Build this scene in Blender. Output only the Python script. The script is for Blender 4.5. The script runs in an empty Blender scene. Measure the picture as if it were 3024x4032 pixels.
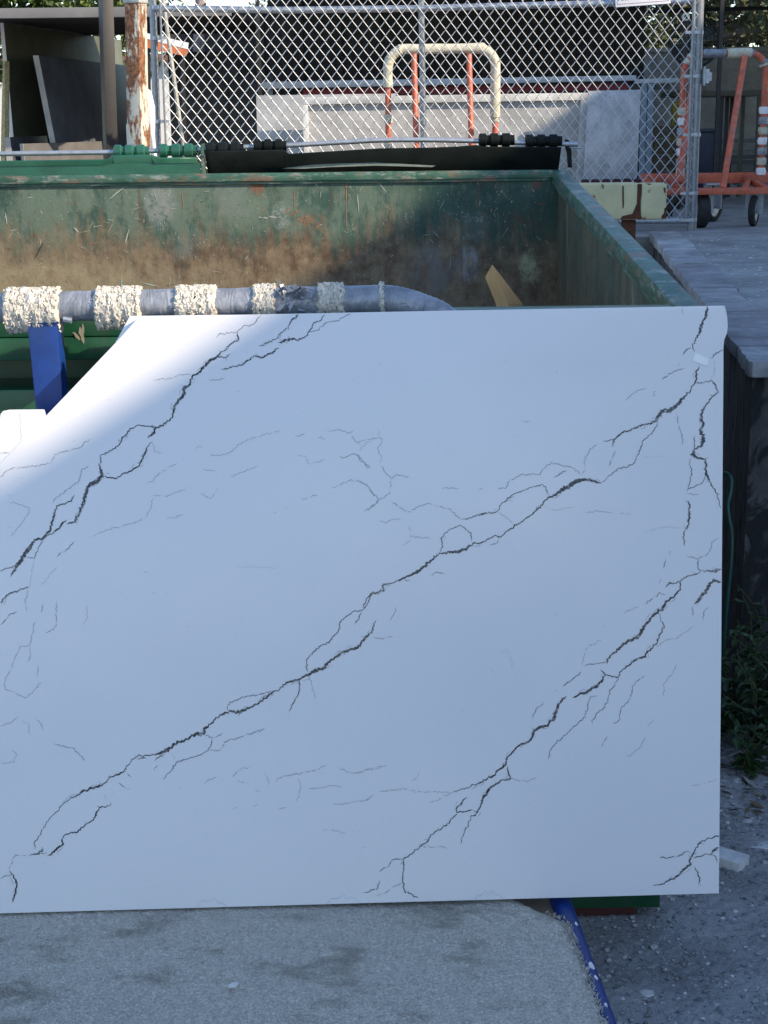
import bpy, bmesh, math, random
from mathutils import Vector, Matrix, Quaternion, noise as mnoise
random.seed(7)
sc = bpy.context.scene
col = sc.collection
V = Vector
# ---------------------------------------------------------------- camera
FPX, CX, CY = 6056.0, 1512.0, 2016.0
CAM = V((0, 0, 1.9))
PITCH, ROLL = math.radians(14.4), 0.0115
fwd = V((0, math.cos(PITCH), -math.sin(PITCH)))
up0 = V((0, math.sin(PITCH), math.cos(PITCH)))
rt0 = V((1, 0, 0))
rgt = rt0 * math.cos(ROLL) - up0 * math.sin(ROLL)
upv = up0 * math.cos(ROLL) + rt0 * math.sin(ROLL)
cd = bpy.data.cameras.new('camera')
cam = bpy.data.objects.new('camera', cd)
col.objects.link(cam)
m3 = Matrix((rgt, upv, -fwd)).transposed()
cam.matrix_world = Matrix.Translation(CAM) @ m3.to_4x4()
cd.sensor_fit = 'HORIZONTAL'; cd.sensor_width = 36; cd.lens = 36 * FPX / 3024
cd.clip_start = .05; cd.clip_end = 3000
sc.camera = cam
# ---------------------------------------------------------------- sky, sun, exposure
SUN = V((1, -.5, .655)).normalized()
w = bpy.data.worlds.new('World'); sc.world = w; w.use_nodes = True
wn = w.node_tree.nodes; wl = w.node_tree.links
sky = wn.new('ShaderNodeTexSky'); sky.sky_type = 'NISHITA'; sky.sun_disc = False
sky.sun_elevation = math.asin(SUN.z); sky.sun_rotation = math.atan2(SUN.x, SUN.y)
sky.air_density = 1.0; sky.dust_density = .3; sky.ozone_density = 2.3
bg = [n for n in wn if n.type == 'BACKGROUND'][0]
wl.new(sky.outputs[0], bg.inputs[0]); bg.inputs[1].default_value = .125
sd = bpy.data.lights.new('sun', 'SUN'); sd.energy = 3.0; sd.angle = math.radians(.55); sd.color = (1, .85, .64)
so = bpy.data.objects.new('sun', sd); col.objects.link(so)
so.rotation_euler = SUN.to_track_quat('Z', 'Y').to_euler(); so.location = (12, -6, 14)
vs = sc.view_settings
vs.view_transform = 'Standard'; vs.look = 'None'; vs.gamma = 1; vs.exposure = 1.22
sc.render.resolution_x = 768; sc.render.resolution_y = 1024
# ---------------------------------------------------------------- measuring helpers (photo pixel -> point at a known depth)
def ray(px, py): return fwd * FPX + rgt * (px - CX) + upv * (CY - py)
def atY(px, py, Y):
    d = ray(px, py); return CAM + d * ((Y - CAM.y) / d.y)
def atZ(px, py, Z):
    d = ray(px, py); return CAM + d * ((Z - CAM.z) / d.z)
def atP(px, py, p0, n):
    d = ray(px, py); return CAM + d * ((p0 - CAM).dot(n) / d.dot(n))
# ---------------------------------------------------------------- scene helpers
def tag(o, label=None, cat=None, group=None, kind=None):
    if label: o['label'] = label
    if cat: o['category'] = cat
    if group: o['group'] = group
    if kind: o['kind'] = kind
    return o
def empty(name, loc, label=None, cat=None, group=None):
    o = bpy.data.objects.new(name, None); col.objects.link(o); o.location = V(loc); o.empty_display_size = .1
    return tag(o, label, cat, group)
def rootloc(p):
    while p and p.parent: p = p.parent
    return V(p.location) if p else V((0, 0, 0))
class MB:
    def __init__(s): s.v = []; s.f = []; s.c = []; s.smooth = False
    def add(s, vs, fs, c=None):
        o = len(s.v); s.v += [V(q) for q in vs]; s.f += [tuple(i + o for i in f) for f in fs]
        if c is not None:
            s.c += [c] * len(vs) if not isinstance(c, list) else c
        return s
    def box(s, lo, hi):
        x0, y0, z0 = lo; x1, y1, z1 = hi
        return s.add([(x0,y0,z0),(x1,y0,z0),(x1,y1,z0),(x0,y1,z0),(x0,y0,z1),(x1,y0,z1),(x1,y1,z1),(x0,y1,z1)],
              [(3,2,1,0),(4,5,6,7),(0,1,5,4),(1,2,6,5),(2,3,7,6),(3,0,4,7)])
    def prism(s, poly, off):
        n = len(poly); off = V(off)
        return s.add([V(p) for p in poly] + [V(p) + off for p in poly],
              [tuple(range(n)), tuple(range(2*n-1, n-1, -1))] + [(i, i+n, (i+1) % n + n, (i+1) % n) for i in range(n)])
    def bar(s, a, b, w, h=None, upx=(0, 0, 1), w2=None, h2=None):
        a = V(a); b = V(b); h = h or w; d = (b - a).normalized(); ux = V(upx)
        if abs(d.dot(ux)) > .98: ux = V((0, 1, 0))
        sx = d.cross(ux).normalized(); sy = sx.cross(d).normalized(); w2 = w2 or w; h2 = h2 or h
        r = []
        for p, ww, hh in ((a, w, h), (b, w2, h2)):
            for i, j in ((-1,-1),(1,-1),(1,1),(-1,1)): r.append(p + sx*(i*ww/2) + sy*(j*hh/2))
        return s.add(r, [(0,1,2,3),(7,6,5,4)] + [(i, i+4, (i+1) % 4 + 4, (i+1) % 4) for i in range(4)])
    def tube(s, pts, rad, seg=10, caps=True, jit=0, c=None):
        pts = [V(p) for p in pts]; n = len(pts)
        rs = rad if isinstance(rad, (list, tuple)) else [rad]*n
        prev = None; vv = []; s.smooth = True
        for i, p in enumerate(pts):
            t = (pts[min(i+1, n-1)] - pts[max(i-1, 0)]).normalized()
            if prev is None:
                ref = V((0,0,1)) if abs(t.z) < .9 else V((0,1,0))
                sx = t.cross(ref).normalized()
            else: sx = (prev - t*prev.dot(t)).normalized()
            prev = sx; sy = t.cross(sx)
            for k in range(seg):
                a = 2*math.pi*k/seg; rr = rs[i]*(1 + (random.uniform(-jit, jit) if jit else 0))
                vv.append(p + sx*(math.cos(a)*rr) + sy*(math.sin(a)*rr))
        ff = [(i*seg+k, i*seg+(k+1) % seg, (i+1)*seg+(k+1) % seg, (i+1)*seg+k) for i in range(n-1) for k in range(seg)]
        if caps: ff += [tuple(range(seg-1, -1, -1)), tuple(range((n-1)*seg, n*seg))]
        return s.add(vv, ff, c)
    def build(s, name, mat, parent=None, bevel=0, bseg=2, smooth=None, label=None, cat=None, group=None, kind=None, sub=0):
        base = rootloc(parent) if parent else V((0,0,0))
        if not parent:
            mn = [min(q[i] for q in s.v) for i in range(3)]; mx = [max(q[i] for q in s.v) for i in range(3)]
            base = V(((mn[0]+mx[0])/2, (mn[1]+mx[1])/2, mn[2]))
        me = bpy.data.meshes.new(name)
        me.from_pydata([q - base for q in s.v], [], s.f)
        if s.c and len(s.c) == len(s.v):
            at = me.color_attributes.new('col', 'FLOAT_COLOR', 'POINT')
            for i, c in enumerate(s.c): at.data[i].color = (c[0], c[1], c[2], 1)
        bm = bmesh.new(); bm.from_mesh(me)
        bmesh.ops.recalc_face_normals(bm, faces=bm.faces)
        if bevel: bmesh.ops.bevel(bm, geom=[e for e in bm.edges if len(e.link_faces) == 2 and e.calc_face_angle(0) > .5], offset=bevel, segments=bseg, affect='EDGES', profile=.6)
        bm.to_mesh(me); bm.free()
        sm = s.smooth if smooth is None else smooth
        if sm or bevel:
            for p in me.polygons: p.use_smooth = True
            try: me.set_sharp_from_angle(angle=math.radians(40))
            except Exception: pass
        o = bpy.data.objects.new(name, me); col.objects.link(o)
        if mat: me.materials.append(mat)
        if parent: o.parent = parent
        else: o.location = base
        return tag(o, label, cat, group, kind)
def copy_tree(o, parent=None, loc=None):
    c = o.copy(); col.objects.link(c); c.parent = parent
    if loc is not None: c.location = loc
    for ch in list(o.children): copy_tree(ch, c)
    return c
# ---------------------------------------------------------------- materials
def lin(r, g, b):
    f = lambda c: (c/255/12.92) if c/255 <= .04045 else ((c/255+.055)/1.055)**2.4
    return (f(r), f(g), f(b), 1)
class Mt:
    def __init__(s, name, rough=.5, metal=0, spec=.5):
        s.m = bpy.data.materials.new(name); s.m.use_nodes = True; s.nt = s.m.node_tree; s.n = s.nt.nodes; s.l = s.nt.links
        s.b = s.n['Principled BSDF']; s.b.inputs['Roughness'].default_value = rough; s.b.inputs['Metallic'].default_value = metal
        s.b.inputs['Specular IOR Level'].default_value = spec
        s.pos = s.n.new('ShaderNodeNewGeometry').outputs['Position']
    def vec(s, scale=(1,1,1)):
        if scale == (1,1,1): return s.pos
        k = s.n.new('ShaderNodeVectorMath'); k.operation = 'MULTIPLY'; s.l.new(s.pos, k.inputs[0]); k.inputs[1].default_value = scale
        return k.outputs[0]
    def noise(s, scale, detail=4, rough=.6, stretch=(1,1,1), dist=0):
        k = s.n.new('ShaderNodeTexNoise'); k.inputs['Scale'].default_value = scale; k.inputs['Detail'].default_value = detail
        k.inputs['Roughness'].default_value = rough; k.inputs['Distortion'].default_value = dist
        s.l.new(s.vec(stretch), k.inputs['Vector']); return k.outputs['Fac']
    def voro(s, scale, stretch=(1,1,1), feat='F1', out='Distance'):
        k = s.n.new('ShaderNodeTexVoronoi'); k.feature = feat; k.inputs['Scale'].default_value = scale
        s.l.new(s.vec(stretch), k.inputs['Vector']); return k.outputs[out]
    def ramp(s, fac, lo, hi, a=0, b=1):
        k = s.n.new('ShaderNodeMapRange'); s.l.new(fac, k.inputs[0])
        k.inputs[1].default_value = lo; k.inputs[2].default_value = hi; k.inputs[3].default_value = a; k.inputs[4].default_value = b
        k.interpolation_type = 'SMOOTHSTEP'; return k.outputs[0]
    def math(s, op, a, b=0):
        k = s.n.new('ShaderNodeMath'); k.operation = op
        for i, q in ((0, a), (1, b)):
            if isinstance(q, (int, float)): k.inputs[i].default_value = q
            else: s.l.new(q, k.inputs[i])
        return k.outputs[0]
    def sep(s, axis):
        k = s.n.new('ShaderNodeSeparateXYZ'); s.l.new(s.pos, k.inputs[0]); return k.outputs[axis]
    def mix(s, fac, a, b, mode='MIX'):
        k = s.n.new('ShaderNodeMix'); k.data_type = 'RGBA'; k.blend_type = mode
        for i, q in ((0, fac), (6, a), (7, b)):
            if isinstance(q, (int, float)): k.inputs[i].default_value = q
            elif isinstance(q, tuple): k.inputs[i].default_value = q
            else: s.l.new(q, k.inputs[i])
        return k.outputs[2]
    def attr(s, name='col'):
        k = s.n.new('ShaderNodeAttribute'); k.attribute_name = name; return k.outputs['Color']
    def color(s, c):
        if isinstance(c, tuple): s.b.inputs['Base Color'].default_value = c
        else: s.l.new(c, s.b.inputs['Base Color'])
        return s
    def rough(s, r):
        s.l.new(r, s.b.inputs['Roughness']); return s
    def bump(s, h, strength=.3, dist=.01):
        k = s.n.new('ShaderNodeBump'); k.inputs['Strength'].default_value = strength; k.inputs['Distance'].default_value = dist
        s.l.new(h, k.inputs['Height']); s.l.new(k.outputs[0], s.b.inputs['Normal']); return s
def sc4(c, k): return (min(c[0]*k,1), min(c[1]*k,1), min(c[2]*k,1), 1)
def simple(name, c, rough=.5, metal=0, var=.18, scale=18, bump=0, bscale=120, bdist=.004, dirt=None, dscale=6, damt=.5):
    t = Mt(name, rough, metal)
    k = t.mix(t.ramp(t.noise(scale, 6, .65), .3, .7), sc4(c, 1-var), sc4(c, 1+var))
    if dirt: k = t.mix(t.math('MULTIPLY', t.ramp(t.noise(dscale, 6, .7), .45, .68), damt), k, dirt)
    t.color(k)
    if bump: t.bump(t.noise(bscale, 5, .7), bump, bdist)
    return t.m
# ================================================================ SETTING
GZ, PZ = 0.0, 1.14
def ground_mat():
    t = Mt('asphalt_grit', .9)
    a = t.mix(t.ramp(t.noise(3.0, 6, .6), .35, .68), (.30,.30,.303,1), (.50,.50,.505,1))
    a = t.mix(t.ramp(t.noise(90, 4, .8), .52, .68), a, (.55,.55,.55,1))
    a = t.mix(t.ramp(t.noise(60, 3, .8, dist=.6), .33, .45, .85, 0), a, (.075,.077,.082,1))
    a = t.mix(t.ramp(t.noise(5.5, 5, .6), .58, .75, 0, .5), a, (.13,.12,.105,1))
    t.color(a); t.bump(t.noise(75, 6, .75), .9, .012); return t.m
g = MB(); g.add([(-400,-400,0),(400,-400,0),(400,900,0),(-400,900,0)], [(0,1,2,3)])
M_ground = ground_mat()
g.build('ground', M_ground, kind='structure')
# rough broken asphalt where the camera sees it close: real relief
g = MB(); gx, gy = 150, 330; vv = []
for j in range(gy+1):
    for i in range(gx+1):
        x = .22 + 1.3*i/gx; y = 2.15 + 2.75*j/gy; e = min(i, gx-i, j, gy-j)/6
        h = .005 + .0050*mnoise.noise(V((x*55,y*55,0))) + .0035*mnoise.noise(V((x*120,y*120,5))) + .006*mnoise.noise(V((x*7,y*7,9)))
        vv.append((x+.003*mnoise.noise(V((x*90,y*90,2))), y+.003*mnoise.noise(V((x*90,y*90,7))), max(.0012, h)*min(1,e) + .0011))
g.add(vv, [(j*(gx+1)+i, j*(gx+1)+i+1, (j+1)*(gx+1)+i+1, (j+1)*(gx+1)+i) for j in range(gy) for i in range(gx)])
g.smooth = True; g.build('broken_asphalt', M_ground, kind='structure')
def concrete_mat(name, c, st=.5):
    t = Mt(name, .85)
    a = t.mix(t.ramp(t.noise(2.6, 8, .7), .3, .7), sc4(c, .66), sc4(c, 1.22))
    a = t.mix(t.ramp(t.noise(40, 5, .7), .5, .75, 0, .4), a, sc4(c, .55))
    a = t.mix(t.ramp(t.noise(9, 4, .7), .62, .72, 0, st), a, (.62,.62,.6,1))
    t.color(a); t.bump(t.noise(60, 5, .7), .35, .006); return t.m
M_plat = concrete_mat('platform_concrete', (.29,.29,.285,1), .35)
# wall line (left face of ledge)
def ledge_x(y): return 1.13 + .113*(y-4.65)
WALL_END = 4.72
p = MB()
p.prism([(ledge_x(WALL_END)+.10, WALL_END+.03, .0),(14, WALL_END+.03, .0),(14, 60, .0),(-14, 60, .0),(-14, 9.95, .0),(ledge_x(9.95)+.10, 9.95, .0)], (0,0,PZ))
p.build('loading_platform', M_plat, kind='structure')
# retaining wall with cap stones
def wall_mat():
    t = Mt('wall_stained_concrete', .9)
    a = t.mix(t.ramp(t.noise(3, 6, .65), .3, .7), (.055,.052,.05,1), (.115,.11,.108,1))
    st = t.noise(7, 5, .7, stretch=(1.2,1.2,.42), dist=1.6)
    a = t.mix(t.ramp(st, .50, .60), a, (.018,.018,.02,1))
    a = t.mix(t.ramp(t.noise(30, 4, .7), .66, .74, 0, .5), a, (.28,.27,.25,1))
    t.color(a); t.bump(t.noise(14, 6, .7, stretch=(1,1,.4)), .7, .03); return t.m
wall = empty('retaining_wall', (ledge_x(7)+.1, 7, 0), 'low concrete retaining wall with pale cap stones beside the green dumpster', 'wall')
b = MB()
y0, y1 = WALL_END, 10.12
b.prism([(ledge_x(y0)+.012, y0+.01, 0),(ledge_x(y0)+.9, y0+.01, 0),(ledge_x(y0)+.9, y0+.018, 0),(ledge_x(y0)+.16, y0+.018, 0),(ledge_x(y1)+.16, y1, 0),(ledge_x(y1)+.012, y1, 0)], (0,0,PZ-.035))
b.build('wall_body', wall_mat(), wall)
def cap_mat(i, c):
    t = Mt('cap_stone_%d' % i, .8)
    a = t.mix(t.ramp(t.noise(5+i, 6, .7), .3, .7), sc4(c, .62), sc4(c, 1.25))
    a = t.mix(t.ramp(t.noise(14, 6, .75), .60, .68, 0, .75), a, (.52,.52,.53,1))
    t.color(a); t.bump(t.noise(45, 5, .7), .4, .006); return t.m
CAPM = [cap_mat(0, (.40,.40,.41,1)), cap_mat(1, (.26,.25,.265,1)), cap_mat(2, (.31,.305,.315,1))]
ys = [WALL_END-.02, 5.0, 5.95, 6.75, 7.9, 8.7, 9.5, 10.12]
for i in range(7):
    a, c = ys[i], ys[i+1]-.012
    s = MB(); n = 5
    lo = [(ledge_x(a+(c-a)*k/n)-.006+random.uniform(-.006,.006), a+(c-a)*k/n, PZ-.03) for k in range(n+1)]
    hi = [(ledge_x(a+(c-a)*k/n)+.185+random.uniform(-.012,.012), a+(c-a)*k/n, PZ-.03) for k in range(n, -1, -1)]
    if i == 0: hi = [(ledge_x(ys[1])+.75, c, PZ-.03)] + [(ledge_x(a)+.75*(1-k/9), a+.03+.035*mnoise.noise(V((k*.9,2,0)))-.05*(k > 6), PZ-.03) for k in range(10)]
    s.prism(lo+hi, (0,0,.052+random.uniform(-.005,.006)))
    s.build('cap_stone', CAPM[[0,1,2,1,2,0,2][i]], wall, bevel=.008)
# building whose eave throws the shade (stands right of the yard, outside the picture)
stucco = simple('stucco', (.55,.52,.46,1), .9, var=.08, scale=3, bump=.2)
roofm = simple('roof_metal', (.3,.3,.31,1), .5)
darkglass = simple('window_glass', (.03,.035,.04,1), .08)
EA = lambda y: 8.0 + .113*y
bl = empty('warehouse', (EA(2)+4, 2, 0), 'pale stucco warehouse with a flat metal eave right of the yard', 'building')
by0, by1 = -12.0, 12.0
q = MB(); q.prism([(EA(by0)+.35, by0, 0),(EA(by1)+.35, by1, 0),(EA(by1)+9, by1, 0),(EA(by0)+9, by0, 0)], (0,0,6.6)); q.build('wall', stucco, bl)
q = MB(); q.prism([(EA(by0), by0, 6.603),(EA(by1), by1, 6.603),(EA(by1)+9.2, by1, 6.603),(EA(by0)+9.2, by0, 6.603)], (0,0,.257)); q.build('roof', roofm, bl)
for k in range(5):
    yy = -9.5 + 4.6*k
    q = MB(); q.prism([(EA(yy)+.32, yy, 3.9),(EA(yy+1.6)+.32, yy+1.6, 3.9),(EA(yy+1.6)+.32, yy+1.6, 5.2),(EA(yy)+.32, yy, 5.2)], (.1,0,0)); wo = q.build('window', darkglass, bl)
# ================================================================ THE BIG SLAB
BR = atZ(2831, 3518, .30); BL = atZ(0, 3597, .30)
se = (BR-BL).normalized(); sp = V((-se.y, se.x, 0)); LEAN = math.radians(10.5)
su = V((0,0,1))*math.cos(LEAN) + sp*math.sin(LEAN); sn = se.cross(su).normalized()
def on_slab(px, py, off=0.0): return atP(px, py, BR + sn*off, sn)
def quartz_mat(name, veins=False):
    t = Mt(name, .22, spec=.35)
    base = t.mix(t.ramp(t.noise(2.2, 4, .5), .3, .7), (.79,.765,.785,1), (.82,.795,.805,1))
    base = t.mix(t.ramp(t.noise(420, 2, .6), .56, .7, 0, .22), base, (.6,.61,.63,1))
    base = t.mix(t.ramp(t.noise(9, 4, .6, stretch=(1,1,.5)), .64, .8, 0, .12), base, (.55,.55,.56,1))
    if veins:
        sp_ = t.n.new('ShaderNodeSeparateColor'); t.l.new(t.attr(), sp_.inputs[0])
        tone = t.math('MULTIPLY', sp_.outputs[0], t.ramp(t.noise(130, 4, .7), .28, .55, .55, 1.1))
        dark = t.mix(t.ramp(t.noise(60, 4, .7), .4, .7), (.022,.026,.036,1), (.075,.08,.092,1))
        base = t.mix(t.math('MINIMUM', tone, 1), base, dark)
    t.color(base)
    t.rough(t.ramp(t.noise(6, 5, .6), .3, .7, .17, .27))
    return t.m
M_quartz = quartz_mat('white_quartz'); M_vein = quartz_mat('quartz_veins', True)
slab = empty('quartz_slab', (BL+BR)/2, 'large white quartz slab with dark grey crack-like veins leaning on padded rack', 'stone slab')
right_edge = [(2853,1203),(2859,1222),(2864,1250),(2866,1285),(2863,1312),(2852,1338),(2849,1375),(2849,1460),(2840,2600)]
outl = [(548,1246),(1000,1238),(1800,1222),(2500,1210)] + right_edge + [(2831,3518)]
pts = [on_slab(*a) for a in outl]
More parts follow.
